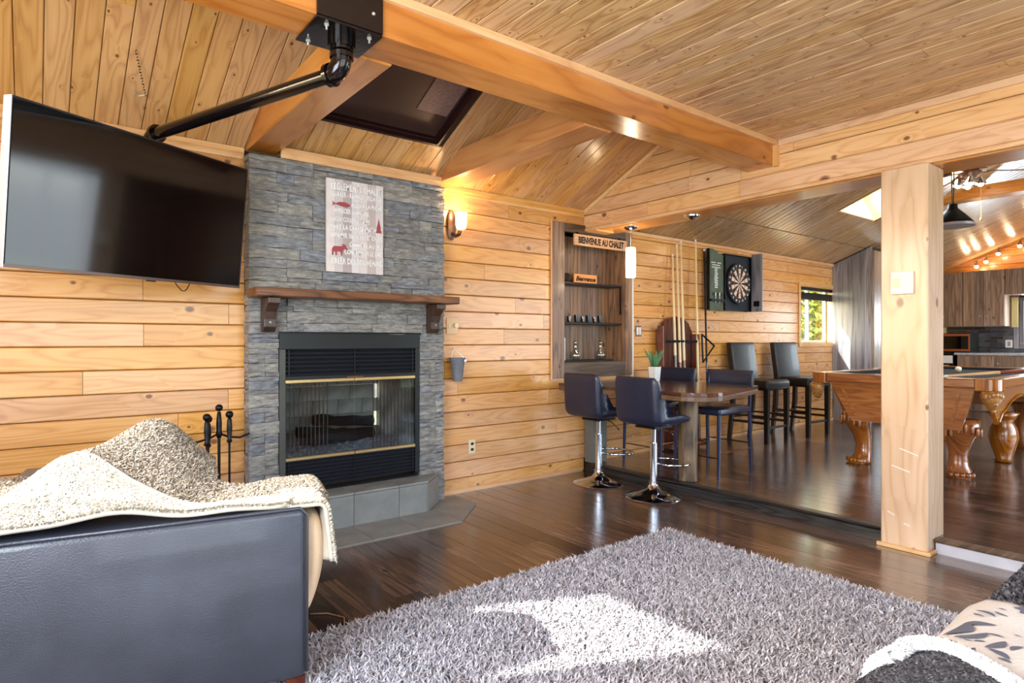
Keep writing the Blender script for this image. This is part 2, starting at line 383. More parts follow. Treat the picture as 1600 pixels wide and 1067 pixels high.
def slab(name, boxes, mat, parent=None, kind='structure'):
    mb = MB()
    for a, b in boxes: mb.box(a, b)
    o = obj(name, mb, mat, parent)
    if parent is None and kind: o['kind'] = kind
    return o

# ================================================================== THE ROOM
YB = 3.92       # back wall
ZR = .075       # games-room floor height
# floors
fl = slab('floor', [((-1.0, -1.8, -.12), (3.87, YB, -.012))], M_core)
planks(fl, (-1.0, -1.8, 0), (0, 1, 0), (1, 0, 0), (0, 0, 1), YB+1.8, 4.87, .127, M_floor, t=.011, gap=.0015, ch=.001, mn=.5, mx=1.5, jitter=.0002)
fl2 = slab('floor', [((3.89, -1.8, -.12), (12.0, YB, ZR-.012))], M_core)
planks(fl2, (3.905, -1.8, ZR), (0, 1, 0), (1, 0, 0), (0, 0, 1), YB+1.8, 8.095, .127, M_floor, t=.011, gap=.0015, ch=.001, mn=1.0, mx=2.2, jitter=.0002)

# back wall core with the niche hole and the small window hole
NX0, NX1, NZ0, NZ1 = 3.62, 4.40, .965, 2.10
WX0, WX1, WZ0, WZ1 = 7.72, 8.70, 1.12, 1.86
wb = slab('wall_back', [((-1.16, YB+.012, -.12), (1.18, YB+.16, 3.3)), ((1.18, YB+.012, -.12), (2.14, YB+.16, .32)), ((1.18, YB+.012, .97), (2.14, YB+.16, 3.3)), ((2.14, YB+.012, -.12), (NX0, YB+.16, 3.3)), ((NX0, YB+.012, -.12), (NX1, YB+.16, NZ0)), ((NX0, YB+.012, NZ1), (NX1, YB+.16, 3.3)),
    ((NX1, YB+.012, -.12), (WX0, YB+.16, 3.3)), ((WX0, YB+.012, -.12), (WX1, YB+.16, WZ0)), ((WX0, YB+.012, WZ1), (WX1, YB+.16, 3.3)), ((WX1, YB+.012, -.12), (12.16, YB+.16, 3.3)),
    ((NX0-.05, YB+.20, NZ0-.05), (NX1+.05, YB+.24, NZ1+.05))], M_core)
random.seed(21)
planks(wb, (-1.0, YB, 0), (1, 0, 0), (0, 0, 1), (0, -1, 0), 4.87, 2.33, .1265, M_wall, w_start=-.017, gap=.004, ch=.005, mn=1.4, mx=3.2,
       holes=[(2.01, 3.34, .0, 2.30), (NX0+1.0, 9, NZ0, NZ1)])
planks(wb, (3.87, YB, 0), (1, 0, 0), (0, 0, 1), (0, -1, 0), 8.13, 2.20, .1265, M_wall, w_start=-.017+.0, gap=.004, ch=.005, mn=1.4, mx=3.2,
       holes=[(-1, NX1-3.87, NZ0, NZ1), (WX0-3.87, WX1-3.87, WZ0, WZ1), (-1, 9, -1, .07)])
# left wall with the window that lets the sun in, near wall with patio window, far gable wall
LW = (2.70, 3.38, .35, 2.54)
LW2 = (.1, 1.9, .85, 2.1)
slab('wall_left', [((-1.16, -1.8, -.12), (-1.0, LW2[0], 3.3)), ((-1.16, LW2[0], -.12), (-1.0, LW2[1], LW2[2])), ((-1.16, LW2[0], LW2[3]), (-1.0, LW2[1], 3.3)),
    ((-1.16, LW2[1], -.12), (-1.0, LW[0], 3.3)), ((-1.16, LW[0], -.12), (-1.0, LW[1], LW[2])), ((-1.16, LW[0], LW[3]), (-1.0, LW[1], 3.3)), ((-1.16, LW[1], -.12), (-1.0, YB+.16, 3.3))], M_wall)
def window_frame(name, axis, pos, a0, a1, z0, z1, w=.05, d=.05, mull=1, mat=None):
    mat = mat or M_white; r = thing(name, (pos if axis == 'x' else (a0+a1)/2, (a0+a1)/2 if axis == 'x' else pos, z0), kind='structure')
    def bx(nm, p0, p1, q0, q1, m, dd=d):
        if axis == 'x': box(nm, (pos-dd/2, p0, q0), (pos+dd/2, p1, q1), m, r)
        else: box(nm, (p0, pos-dd/2, q0), (p1, pos+dd/2, q1), m, r)
    bx('frame', a0, a1, z0, z0+w, mat); bx('frame', a0, a1, z1-w, z1, mat); bx('frame', a0, a0+w, z0+w, z1-w, mat); bx('frame', a1-w, a1, z0+w, z1-w, mat)
    for i in range(1, mull+1):
        c = a0+(a1-a0)*i/(mull+1); bx('mullion', c-w/2, c+w/2, z0+w, z1-w, mat)
    return r, bx
window_frame('window_1', 'x', -1.08, LW[0], LW[1], LW[2], LW[3], w=.02, d=.03, mull=0)
window_frame('window_2', 'x', -1.08, *LW2, mull=2)
slab('wall_near', [((-1.16, -1.96, -.12), (-.4, -1.8, 3.3)), ((-.4, -1.96, 2.3), (3.2, -1.8, 3.3)), ((-.4, -1.96, -.12), (3.2, -1.8, .2)), ((3.2, -1.96, -.12), (4.9, -1.8, 3.3)),
    ((4.9, -1.96, -.12), (9.1, -1.8, .3)), ((4.9, -1.96, 2.3), (9.1, -1.8, 3.3)), ((9.1, -1.96, -.12), (12.16, -1.8, 3.3))], M_wall)
window_frame('window_3', 'y', -1.88, -.4, 3.2, .2, 2.3, mull=3)
window_frame('window_4', 'y', -1.88, 4.9, 9.1, .3, 2.3, mull=3)
KW = (1.05, 2.66, 1.08, 1.82)
wk = slab('wall_kitchen', [((12.012, -1.8, -.12), (12.16, KW[0], 3.5)), ((12.012, KW[0], -.12), (12.16, KW[1], KW[2])), ((12.012, KW[0], KW[3]), (12.16, KW[1], 3.5)), ((12.012, KW[1], -.12), (12.16, YB+.16, 3.5))], M_core)
planks(wk, (12.0, -1.8, ZR), (0, 1, 0), (0, 0, 1), (-1, 0, 0), YB+1.8, 3.4, .1265, M_beamG, gap=.003, ch=.004, holes=[(KW[0]+1.8, KW[1]+1.8, KW[2]-ZR, KW[3]-ZR)])

# sloped ceiling of the living room
s1 = .46; c1 = math.hypot(1, s1)
PAN = (1.25, 2.155, 2.55, 3.57)                 # closed skylight x0,x1,y0,y1
cl = slab('ceiling', [], M_core) if False else None
def slope_slab(name, z0, s, yb, yf, x0, x1, hole=None, th=.03, off=.014):
    mb = MB()
    def Z(y): return z0+s*(yb-y)+off
    def q(xa, xb, ya, yc):
        P = [(xa, ya, Z(ya)), (xb, ya, Z(ya)), (xb, yc, Z(yc)), (xa, yc, Z(yc))]
        A = [mb.v(p) for p in P]; B = [mb.v((p[0], p[1], p[2]+th)) for p in P]
        mb.face(A[::-1]); mb.face(B)
        for i in range(4): mb.face([A[i], A[(i+1) % 4], B[(i+1) % 4], B[i]])
    if hole:
        hx0, hx1, hy0, hy1 = hole
        q(x0, hx0, yf, yb+.1); q(hx1, x1, yf, yb+.1); q(hx0, hx1, yf, hy0); q(hx0, hx1, hy1, yb+.1)
    else: q(x0, x1, yf, yb+.1)
    o = obj(name, mb, M_core); o['kind'] = 'structure'; return o
cs = slope_slab('ceiling', 2.30, s1, YB, 2.2, -1.0, 3.95, PAN)
Lr = (YB-2.33)*c1
random.seed(5)
planks(cs, (-1.0, YB, 2.30), (0, -1, s1), (1, 0, 0), (0, -s1, -1), Lr, 4.87, .1075, M_slope, t=.012, gap=.003, ch=.004, w_start=-.035, mn=2, mx=3,
       holes=[((YB-PAN[3])*c1, (YB-PAN[2])*c1, PAN[0]+1.0, PAN[1]+1.0)])
# flat ceiling nearer the camera
cf = slab('ceiling', [((-1.0, -1.8, 2.482), (3.87, 2.13, 2.56))], M_core)
random.seed(6)
planks(cf, (-1.0, -1.8, 2.47), (0, 1, 0), (1, 0, 0), (0, 0, -1), 3.93, 4.87, .1075, M_flat, t=.011, gap=.003, ch=.004, w_start=-.02, mn=1.4, mx=2.6)
slab('wall_upper', [((-1.0, 2.15, 2.47), (3.87, 2.31, 3.2))], M_core)
slab('wall_roof', [((-1.16, -1.96, 3.28), (3.95, YB+.2, 3.34))], M_core)
# games-room ceiling: far slope, joint at y=3.5, skylight, ridge, near slope
s2 = .40; c2 = math.hypot(1, s2); G0 = 2.195
SKY = (6.83, 7.72, 2.12, 3.05)
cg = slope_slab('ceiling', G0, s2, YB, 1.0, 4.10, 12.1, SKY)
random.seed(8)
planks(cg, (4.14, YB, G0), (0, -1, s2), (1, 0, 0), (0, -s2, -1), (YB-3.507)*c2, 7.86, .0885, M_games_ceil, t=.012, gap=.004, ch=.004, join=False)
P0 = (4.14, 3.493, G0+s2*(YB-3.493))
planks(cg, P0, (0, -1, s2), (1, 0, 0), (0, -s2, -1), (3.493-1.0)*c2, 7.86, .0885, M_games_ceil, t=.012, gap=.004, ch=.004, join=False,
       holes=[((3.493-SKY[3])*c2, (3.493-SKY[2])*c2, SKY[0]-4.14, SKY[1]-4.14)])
def near_slope():
    mb = MB(); zr = G0+s2*(YB-1.0)
    mb.rings([[(4.1, 1.0, zr), (4.1, -1.9, zr-2.9*.4), (4.1, -1.9, zr-2.9*.4+.04), (4.1, 1.0, zr+.04)], [(12.1, 1.0, zr), (12.1, -1.9, zr-2.9*.4), (12.1, -1.9, zr-2.9*.4+.04), (12.1, 1.0, zr+.04)]])
    o = obj('ceiling', mb, M_games_ceil); o['kind'] = 'structure'
near_slope()

# header over the opening, made of boards
hd = slab('wall_header', [((3.885, -1.8, 2.127), (4.125, YB, 3.3))], M_core)
rows = [2.147, 2.263, 2.381, 2.50, 2.62, 2.74, 2.86, 2.98, 3.1]
random.seed(11)
for i in range(len(rows)-1):
    z0, z1 = rows[i], rows[i+1]
    planks(hd, (3.87, 2.38, z0), (0, 1, 0), (0, 0, 1), (-1, 0, 0), YB-2.38, z1-z0, z1-z0, M_header, t=.014, gap=.004, ch=.006, mn=1, mx=1.6)
    if z1 < 2.4 or i == 2:
        z1 = min(z1, 2.47)
        planks(hd, (3.87-(.012 if i == 0 else 0), -1.8, z0), (0, 1, 0), (0, 0, 1), (-1, 0, 0), 2.38+1.8, z1-z0, z1-z0, M_header, t=.014, gap=.004, ch=.006, mn=2.2, mx=3.4)
planks(hd, (4.14, -1.8, 2.147), (0, 1, 0), (0, 0, 1), (1, 0, 0), YB+1.8, 1.2, .12, M_beamG, t=.014, mn=2, mx=3)
for (a, b, x0) in ((-1.8, 2.379, 3.85), (2.379, 3.93, 3.862)):
    box('edge_strip', (x0, a, 2.122), (3.885, b, 2.148), M_header, hd, .004)
box('soffit_board', (3.886, -1.8, 2.115), (4.145, YB, 2.127), M_beamY, hd, .002)
box('batten', (3.80, 3.70, 2.096), (4.02, 3.80, 2.114), M_trimX, hd, .002)

# mouldings and baseboards
def moulding(name, a, b, prof, mat):
    """prof in (out, z) ; runs along x at y=a[1] or along y at x=a[0]; out = towards the room"""
    A, B = Vector(a), Vector(b); d = (B-A).normalized(); mb = MB()
    out = Vector((0, -1, 0)) if abs(d.x) > .5 else Vector((-1, 0, 0))
    mb.rings([[tuple(P+out*o+Vector((0, 0, z))) for o, z in prof] for P in (A, B)])
    o = obj(name, mb, mat); o['kind'] = 'structure'; return o
crown = [(0, 0), (.014, 0), (.018, .012), (.018, .026), (.030, .036), (.030, .062), (0, .062)]
moulding('trim_1', (-1.0, YB, 2.246), (1.0, YB, 2.246), crown, M_trimX)
moulding('trim_2', (2.34, YB, 2.246), (3.86, YB, 2.246), crown, M_trimX)
moulding('trim_3', (1.185, 3.80, 2.262), (2.31, 3.80, 2.262), [(0, 0), (.012, 0), (.014, .02), (.022, .03), (.022, .062), (0, .062)], M_trimX)
moulding('trim_4', (4.14, YB, 2.165), (12, YB, 2.165), [(0, 0), (.02, 0), (.02, .03), (0, .03)], M_trimX)
moulding('trim_5', (-1.0, 2.13, 2.438), (3.87, 2.13, 2.438), [(0, 0), (.02, 0), (.026, .006), (.026, .031), (0, .031)], M_trimX)
moulding('trim_6', (3.87, -1.8, 2.432), (3.87, 2.10, 2.432), [(0, 0), (.016, 0), (.02, .006), (.02, .037), (0, .037)], M_header)
box('trim_7', (3.835, 2.10, 2.30), (3.87, 2.132, 2.437), M_trimZ)['kind'] = 'structure'
def slope_trim():
    mb = MB()
    R = []
    for y in (YB-.02, 2.34):
        z = 2.30+s1*(YB-y)
        R.append([(3.87, y, z-.035), (3.852, y, z-.03), (3.845, y, z-.004), (3.87, y, z)])
    mb.rings(R); o = obj('trim_8', mb, M_trimY); o['kind'] = 'structure'
slope_trim()
moulding('baseboard_left', (2.35, YB, 0), (3.84, YB, 0), [(0, 0), (.014, 0), (.014, .026), (.006, .032), (0, .032)], M_trimX)
moulding('baseboard_right', (4.05, YB, ZR), (8.6, YB, ZR), [(0, 0), (.014, 0), (.014, .03), (0, .034)], M_trimX)
box('trim_9', (4.493, 3.895, .80), (4.507, YB-.001, 2.0), M_white)['kind'] = 'structure'
# sills of the step
def sill(name, y0, y1, mat, mat2, lab):
    o = thing(name, (3.885, (y0+y1)/2, 0), lab, 'sill')
    mb = MB(); mb.rings([[(3.868, y, 0), (3.868, y, .055), (3.876, y, .062), (3.90, y, .062), (3.90, y, 0)] for y in (y0, y1)]); obj('riser', mb, mat, o)
    mb = MB(); mb.rings([[(3.856, y, .0625), (3.852, y, .070), (3.860, y, .080), (3.925, y, .080), (3.925, y, .0625)] for y in (y0, y1)]); obj('nosing', mb, mat2, o)
sill('step_sill', 1.464, 3.83, M_sill, M_sill, 'black wooden sill of the low step running from the wall to the pine post')
sill('step_sill', -1.75, 1.215, plain('pale_sill_face', '#b9b8c0', .4, coat=.3, noise=.12, nscale=8), M_barnX, 'pale grey sill of the low step right of the pine post')

# ------------------------------------------------------------------ beams and post
tag(box('ceiling_beam', (-1.0, 2.13, 2.307), (3.868, 2.33, 2.468), M_beamX, bev=.005), 'long varnished main beam that carries the black pipe bracket', 'beam')
def tie(x0, x1, y0, lab, z0=2.30, z1=2.475):
    tag(box('cross_beam', (x0, 2.331, z0), (x1, y0, z1), M_beamY, bev=.006), lab, 'beam')
tie(1.01, 1.185, 3.905, 'varnished cross beam landing on the left end of the stone chimney')
tie(2.315, 2.52, 3.905, 'varnished cross beam landing right of the stone chimney')
tag(box('games_beam', (8.2, -.2, 2.73), (8.42, 2.56, 2.86), M_beamG, bev=.006), 'lit cross beam of the games room behind the ceiling fan', 'beam')
post = thing('wooden_post', (3.9, 1.34, 0), 'square pale pine post standing at the step with a small switch plate', 'post')
box('shaft', (3.782, 1.224, 0.0), (4.02, 1.457, 2.1145), M_post, post, .006)
box('base_trim', (3.765, 1.208, 0), (3.7815, 1.473, .022), M_trimY, post, .003); box('base_trim', (3.7815, 1.208, 0), (3.86, 1.2235, .022), M_trimX, post, .003)
for (y0, z0, y1, z1) in ((1.40, .46, 1.31, .435), (1.36, .56, 1.27, .53), (1.42, .20, 1.385, .185), (1.34, .15, 1.31, .14)):
    mb = MB(); mb.tube([(3.7805, y0, z0), (3.7805, y1, z1)], .0022, 5); obj('sun_streak', mb, M_pwhite, post)  # thin white strips on the post stand in for streaks of sunlight
pl = thing('switch_plate', (3.77, 1.345, 1.41), 'square cream switch plate on the pine post', 'switch')
box('plate', (3.7615, 1.288, 1.41), (3.7805, 1.400, 1.535), plain('cream_plate', '#efe6d6', .35), pl, .003)
box('rocker', (3.7575, 1.352, 1.45), (3.761, 1.388, 1.495), M_plate, pl, .002)

# ------------------------------------------------------------------ closed skylight in the slope
def skylight_box(name, hole, s, z0, depth, mats, lab, blind=True):
    x0, x1, y0, y1 = hole; o = thing(name, ((x0+x1)/2, (y0+y1)/2, z0+s*(YB-(y0+y1)/2)), lab, 'skylight')
    n = Vector((0, s, 1)).normalized()
    def P(x, y, d): return Vector((x, y, z0+s*(YB-y)))+n*d
    t = .015
    for nm, q in (('lining', [(x0, y0), (x0, y1), (x0+t, y1), (x0+t, y0)]), ('lining', [(x1-t, y0), (x1-t, y1), (x1, y1), (x1, y0)]), ('lining', [(x0+t, y1-t), (x0+t, y1), (x1-t, y1), (x1-t, y1-t)]), ('lining', [(x0+t, y0), (x0+t, y0+t), (x1-t, y0+t), (x1-t, y0)])):
        mb = MB(); mb.rings([[tuple(P(x, y, d)) for x, y in q] for d in (0.0, depth)]); obj(nm, mb, mats[0], o)
    return o, P
sk, P = skylight_box('shaded_skylight', PAN, s1, 2.30, .10, [M_blindf], 'skylight closed by a dark brown blind, above the stone chimney')
def quad(nm, pts, mat, parent, d0, d1):
    mb = MB(); mb.rings([[tuple(P(x, y, d)) for x, y in pts] for d in (d0, d1)]); obj(nm, mb, mat, parent)
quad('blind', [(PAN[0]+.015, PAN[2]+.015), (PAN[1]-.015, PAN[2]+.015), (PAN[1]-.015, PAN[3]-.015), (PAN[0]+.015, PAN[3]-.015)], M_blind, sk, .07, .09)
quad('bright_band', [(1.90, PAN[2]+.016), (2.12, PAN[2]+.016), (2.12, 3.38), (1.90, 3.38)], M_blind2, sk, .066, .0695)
M_well = wood('skylight_well', 'Z', ('#f6cf96', '#e7b678', '#c98f52'), knots=0, vary=.03, contrast=.3)
sk2, P = skylight_box('open_skylight', SKY, s2, G0, .40, [M_well], 'bright open skylight in the games room ceiling, left of the post')
for a in ((SKY[0]+.015, SKY[2]+.015, SKY[1]-.015, SKY[2]+.06), (SKY[0]+.015, SKY[3]-.06, SKY[1]-.015, SKY[3]-.015)):
    quad('sash', [(a[0], a[1]), (a[2], a[1]), (a[2], a[3]), (a[0], a[3])], M_beamG, sk2, .33, .36)
for a in ((SKY[0]+.015, SKY[2]+.06, SKY[0]+.06, SKY[3]-.06), (SKY[1]-.06, SKY[2]+.06, SKY[1]-.015, SKY[3]-.06)):
    quad('sash', [(a[0], a[1]), (a[2], a[1]), (a[2], a[3]), (a[0], a[3])], M_beamG, sk2, .33, .36)
quad('pane', [(SKY[0]+.06, SKY[2]+.06), (SKY[1]-.06, SKY[2]+.06), (SKY[1]-.06, SKY[3]-.06), (SKY[0]+.06, SKY[3]-.06)], M_winglass, sk2, .342, .348)

# ------------------------------------------------------------------ small window in the back wall
r, bx = window_frame('window_5', 'y', 4.06, WX0, WX1, WZ0, WZ1, w=.04, d=.04, mull=0, mat=M_white)
bx('mullion', 8.17, 8.20, WZ0+.04, WZ1-.04, M_white); bx('pane', WX0+.04, 8.17, WZ0+.04, WZ1-.04, M_winglass, .006); bx('pane', 8.20, WX1-.04, WZ0+.04, WZ1-.04, M_winglass, .006)
M_reveal = wood('window_reveal', 'Z', ('#dcb681', '#c99d64', '#a87a44'), knots=0, vary=.02, contrast=.3)
for a, b in (((WX0, YB-.005, WZ0-.0), (WX0+.012, 4.04, WZ1)), ((WX1-.012, YB-.005, WZ0), (WX1, 4.04, WZ1)), ((WX0+.012, YB-.005, WZ0), (WX1-.012, 4.04, WZ0+.012)), ((WX0+.012, YB-.005, WZ1-.012), (WX1-.012, 4.04, WZ1))):
    box('reveal', a, b, M_reveal, r)
for a, b in (((WX0-.04, YB-.016, WZ0-.045), (WX1+.04, YB-.001, WZ0)), ((WX0-.04, YB-.016, WZ1), (WX1+.04, YB-.001, WZ1+.045)), ((WX0-.045, YB-.016, WZ0), (WX0, YB-.001, WZ1)), ((WX1, YB-.016, WZ0), (WX1+.04, YB-.001, WZ1))):
    box('casing', a, b, M_trimX, r, .003)
bl = thing('window_blind', (8.2, 3.97, 1.70), 'dark slatted blind pulled up at the top of the small window', 'blind')
box('headrail', (WX0+.03, 3.95, 1.815), (WX1-.03, 3.99, 1.845), plain('blind_brown', '#2e2622', .5), bl)
for k in range(8):
    box('slat', (WX0+.03, 3.945, 1.69+k*.012), (WX1-.03, 3.995, 1.697+k*.012), plain('blind_slat', '#332b27', .5) if k == 0 else bpy.data.materials['blind_slat'], bl)
mb = MB(); mb.tube([(8.56, 3.955, 1.815), (8.57, 3.95, 1.5), (8.64, 3.94, 1.18)], .002, 5); obj('cord', mb, M_white, bl)
# garden outside
g = box('ground', (-12, -14, -.6), (22, 16, -.5), plain('garden_ground', '#7d8a58', .9, noise=.3, nscale=.5)); g['kind'] = 'structure'
M_leaf = fuzz_mat('leaves', ('#7d9a3c', '#b9b04a', '#5d7c34', '#d2c25c'))
def tree(x, y, h, lab):
    t = thing('tree', (x, y, -.5), lab, 'tree'); mb = MB(); mb.tube([(x, y, -.5), (x+.1, y, h*.5), (x, y+.1, h*.85)], [.14, .09, .04], 8); obj('trunk', mb, M_log, t)
    n = 2600; c = rng.normal(size=(n, 3))*np.array([.7, .5, h*.2])+np.array([x, y, h*.58]); c[:, 1] = np.clip(c[:, 1], y-1.2, y+1.2); d = rng.normal(size=(n, 3)); d /= np.linalg.norm(d, axis=1)[:, None]
    e = np.cross(d, rng.normal(size=(n, 3))); e /= np.linalg.norm(e, axis=1)[:, None]; sz = .09
    V = np.stack([c-d*sz, c+e*sz*.5, c+d*sz, c-e*sz*.5], 1).reshape(-1, 3)-np.array([x, y, -.5])
    me = bpy.data.meshes.new('foliage'); me.from_pydata(V.tolist(), [], np.arange(4*n).reshape(-1, 4).tolist()); me.materials.append(M_leaf)
    o = bpy.data.objects.new('foliage', me); COL.objects.link(o); o.parent = t; o['kind'] = 'stuff'
tree(13.4, 6.5, 3.4, 'sunlit yellow green tree outside the small window')
tree(15.5, 3.4, 3.8, 'yellow green tree outside the kitchen window')

# ================================================================== FIREPLACE
FX0, FX1, FY, FT = 1.005, 2.345, 3.80, 2.262
IX0, IX1, IZ0, IZ1 = 1.178, 2.14, .235, 1.203
fp = thing('stone_fireplace', (1.67, 3.86, 0), 'stacked grey slate chimney breast with a black fireplace insert', 'fireplace')
mb = MB(); t0 = .02
for a, b in (((FX0+t0, FY+t0, 0), (IX0, YB+.01, FT)), ((IX1, FY+t0, 0), (FX1-t0, YB+.01, FT)), ((IX0, FY+t0, IZ1), (IX1, YB+.01, FT)), ((IX0, FY+t0, 0), (IX1, YB+.01, IZ0-.03))): mb.box(a, b)
obj('core', mb, plain('mortar', '#2f3033', .9), fp)
def stone(x0, x1, y0, y1, z0, z1, face):
    """rough faced stone: front face is a displaced grid"""
    mb = MB(); nx = max(2, min(4, int((x1-x0 if face == 'f' else y1-y0)/.05))); nz = 2
    rnd = {}
    def pt(i, k, dep):
        u, w = i/nx, k/nz
        if dep == 0:
            j = random.uniform(0, .009) if 0 < i < nx and 0 < k < nz else random.uniform(-.004, .003)
            if i in (0, nx) or k in (0, nz): j -= .004
        z = z0+(z1-z0)*w+(random.uniform(-.0025, .0025) if dep == 0 else 0)
        if face == 'f': return (x0+(x1-x0)*u, (y0-j) if dep == 0 else y1, z)
        return ((x0-j) if dep == 0 else x1, y1-(y1-y0)*u, z)
    F = [[mb.v(pt(i, k, 0)) for k in range(nz+1)] for i in range(nx+1)]
    for i in range(nx):
        for k in range(nz): mb.face([F[i][k], F[i+1][k], F[i+1][k+1], F[i][k+1]])
    ring = [(i, 0) for i in range(nx+1)]+[(nx, k) for k in range(1, nz+1)]+[(i, nz) for i in range(nx-1, -1, -1)]+[(0, k) for k in range(nz-1, 0, -1)]
    Bk = {c: mb.v(pt(c[0], c[1], 1)) for c in ring}
    for a, b in zip(ring, ring[1:]+ring[:1]): mb.face([F[a[0]][a[1]], Bk[a], Bk[b], F[b[0]][b[1]]])
    obj('stone', mb, M_stone, fp)
random.seed(3); z = 0.0; row = 0
while z < FT-.01:
    hh = random.choice((.026, .034, .044, .054, .068)); z1 = min(FT, z+hh)
    if FT-z1 < .03: z1 = FT
    for (a, b) in ([(FX0, IX0-.002), (IX1+.002, FX1)] if z < IZ1-.01 and z1 > .19 else [(FX0, FX1)]):
        if z1 <= .19: pass
        x = a; 
        while x < b-1e-4:
            w = random.choice((.10, .16, .22, .30, .38)) if b-a > .3 else random.choice((.09, .13, .21))
            e = min(b, x+w)
            if b-e < .05: e = b
            if z1-z > .05 and random.random() < .35 and e-x < .2:
                zm = (z+z1)/2; stone(x+.001, e-.001, FY+random.uniform(-.006, .006), FY+.025, z+.001, zm-.001, 'f'); stone(x+.001, e-.001, FY+random.uniform(-.006, .006), FY+.025, zm+.001, z1-.001, 'f')
            else: stone(x+.001, e-.001, FY+random.uniform(-.014, .008), FY+.025, z+.001, z1-.001, 'f')
            x = e
    stone(FX0+random.uniform(-.006, .002), FX0+.02, FY+.026, YB-.002, z+.001, z1-.001, 's')
    z = z1; row += 1
# insert
ins = thing('fireplace_insert', (1.66, 3.82, .2), 'black metal fireplace insert with glass doors, louvres and brass strips', 'fireplace insert')
yf = FY-.004
M_louv = plain('louvre_metal', '#34363e', .35, .5)
box('jamb', (IX0, yf, IZ0), (IX0+.036, yf+.03, 1.10), M_frameg, ins); box('jamb', (IX1-.034, yf, IZ0), (IX1, yf+.03, 1.10), M_frame, ins)
box('hood', (IX0, yf-.004, 1.10), (IX1, yf+.03, IZ1), M_frame, ins, .003); box('top_flange', (IX0-.004, yf-.014, IZ1-.004), (IX1+.004, yf, IZ1+.006), M_black, ins)
gx0, gx1 = IX0+.037, IX1-.035
for (za, zb, n) in ((.935, 1.096, 6), (.245, .408, 7)):
    for k in range(n):
        zc = za+(zb-za)*(k+.5)/n
        mb = MB(); mb.rings([[(x, yf+.004, zc-.010), (x, yf+.002, zc-.004), (x, yf+.026, zc+.012), (x, yf+.028, zc+.006)] for x in (gx0, gx1)]); obj('louvre', mb, M_louv, ins)
    box('louvre_back', (gx0, yf+.031, za-.005), (gx1, yf+.034, zb+.005), plain('soot_black', '#08080a', .8) if n == 6 else bpy.data.materials['soot_black'], ins)
    for xx in (gx0+.02, (gx0+gx1)/2, gx1-.02): box('louvre_rib', (xx-.005, yf-.001, za), (xx+.005, yf+.006, zb), M_black, ins)
box('rail', (gx0, yf-.002, .916), (gx1, yf+.02, .934), M_frame, ins); box('rail', (gx0, yf-.002, .409), (gx1, yf+.02, .414), M_frame, ins)
mx = (gx0+gx1)/2
box('handle_plate', (mx-.055, yf-.012, .912), (mx+.055, yf-.002, .926), M_bronze, ins, .003)
for a, b in ((gx0, mx-.002), (mx+.002, gx1)):
    d = box('glass_door', (a, yf+.006, .432), (b, yf+.011, .898), M_dglass, ins)
    box('brass_strip', (a, yf-.004, .892), (b, yf+.014, .914), M_brass, d, .003); box('brass_strip', (a, yf-.004, .415), (b, yf+.014, .436), M_brass, d, .003)
mb = MB(); fb = (gx0+.03, gx1-.03, yf+.06, yf+.118)
# firebox runs back through the wall
firebox = thing('firebox', (1.66, 4.1, .3), 'soot-stained brick firebox with ash behind the glass doors', 'firebox')
M_fbrick = plain('stained_firebrick', '#b5ad9c', .85, noise=.65, nscale=5, bump=.5, bscale=25)
M_soot = bpy.data.materials['soot_black']
mb = MB(); mb.box((gx0, yf+.04, .33), (gx1, 4.40, .40)); obj('hearth_floor', mb, M_frame, firebox)
box('side_wall', (gx0-.03, yf+.04, .40), (gx0, 4.42, 1.0), M_soot, firebox); box('side_wall', (gx1, yf+.04, .40), (gx1+.03, 4.42, 1.0), M_fbrick, firebox)
box('roof', (gx0-.03, yf+.04, .93), (gx1+.03, 4.42, .96), M_soot, firebox)
random.seed(4)
for k in range(5):
    for j in range(5):
        x0 = gx0+j*.19-(.095 if k % 2 else 0); x1 = min(x0+.187, gx1); x0 = max(x0, gx0)
        if x1-x0 > .02: box('brick', (x0, 4.38+random.uniform(-.004, .004), .401+k*.106), (x1, 4.42, .504+k*.106), M_fbrick, firebox, .003)
n = 6000
A = np.stack([rng.uniform(gx0, gx1, n), rng.uniform(3.86, 4.34, n)], 1)
mb = MB(); mb.grid(lambda u, v: (gx0+(gx1-gx0)*u, 3.85+.5*v, .402+.055*(math.sin(PI*v)**.6)*(.75+.25*math.sin(7*u+3*v))+.008*math.sin(40*u)*math.sin(31*v)+random.uniform(0, .01)), 44, 26)
o = obj('ash', mb, M_ash, firebox); o['kind'] = 'stuff'
for (p, q, r_) in (((1.45, 4.02, .50), (1.95, 4.16, .49), .045), ((1.42, 4.2, .53), (1.78, 4.12, .50), .04), ((1.55, 4.24, .60), (1.98, 4.22, .56), .038)):
    mb = MB(); P_ = [Vector(p).lerp(Vector(q), k/6)+Vector((random.uniform(-.006, .006),)*3) for k in range(7)]; mb.tube(P_, [r_*random.uniform(.85, 1.1) for _ in P_], 8); obj('charred_log', mb, M_char, firebox)
mb = MB()
for k in range(34):
    x = gx0+.01+(gx1-gx0-.02)*(k/33); 
    if .32 < k/33 < .66: continue
    mb.box((x-.003, yf+.030, .43), (x+.003, yf+.033, .90))
o = obj('mesh_curtain', mb, M_bronze, firebox); o['kind'] = 'stuff'
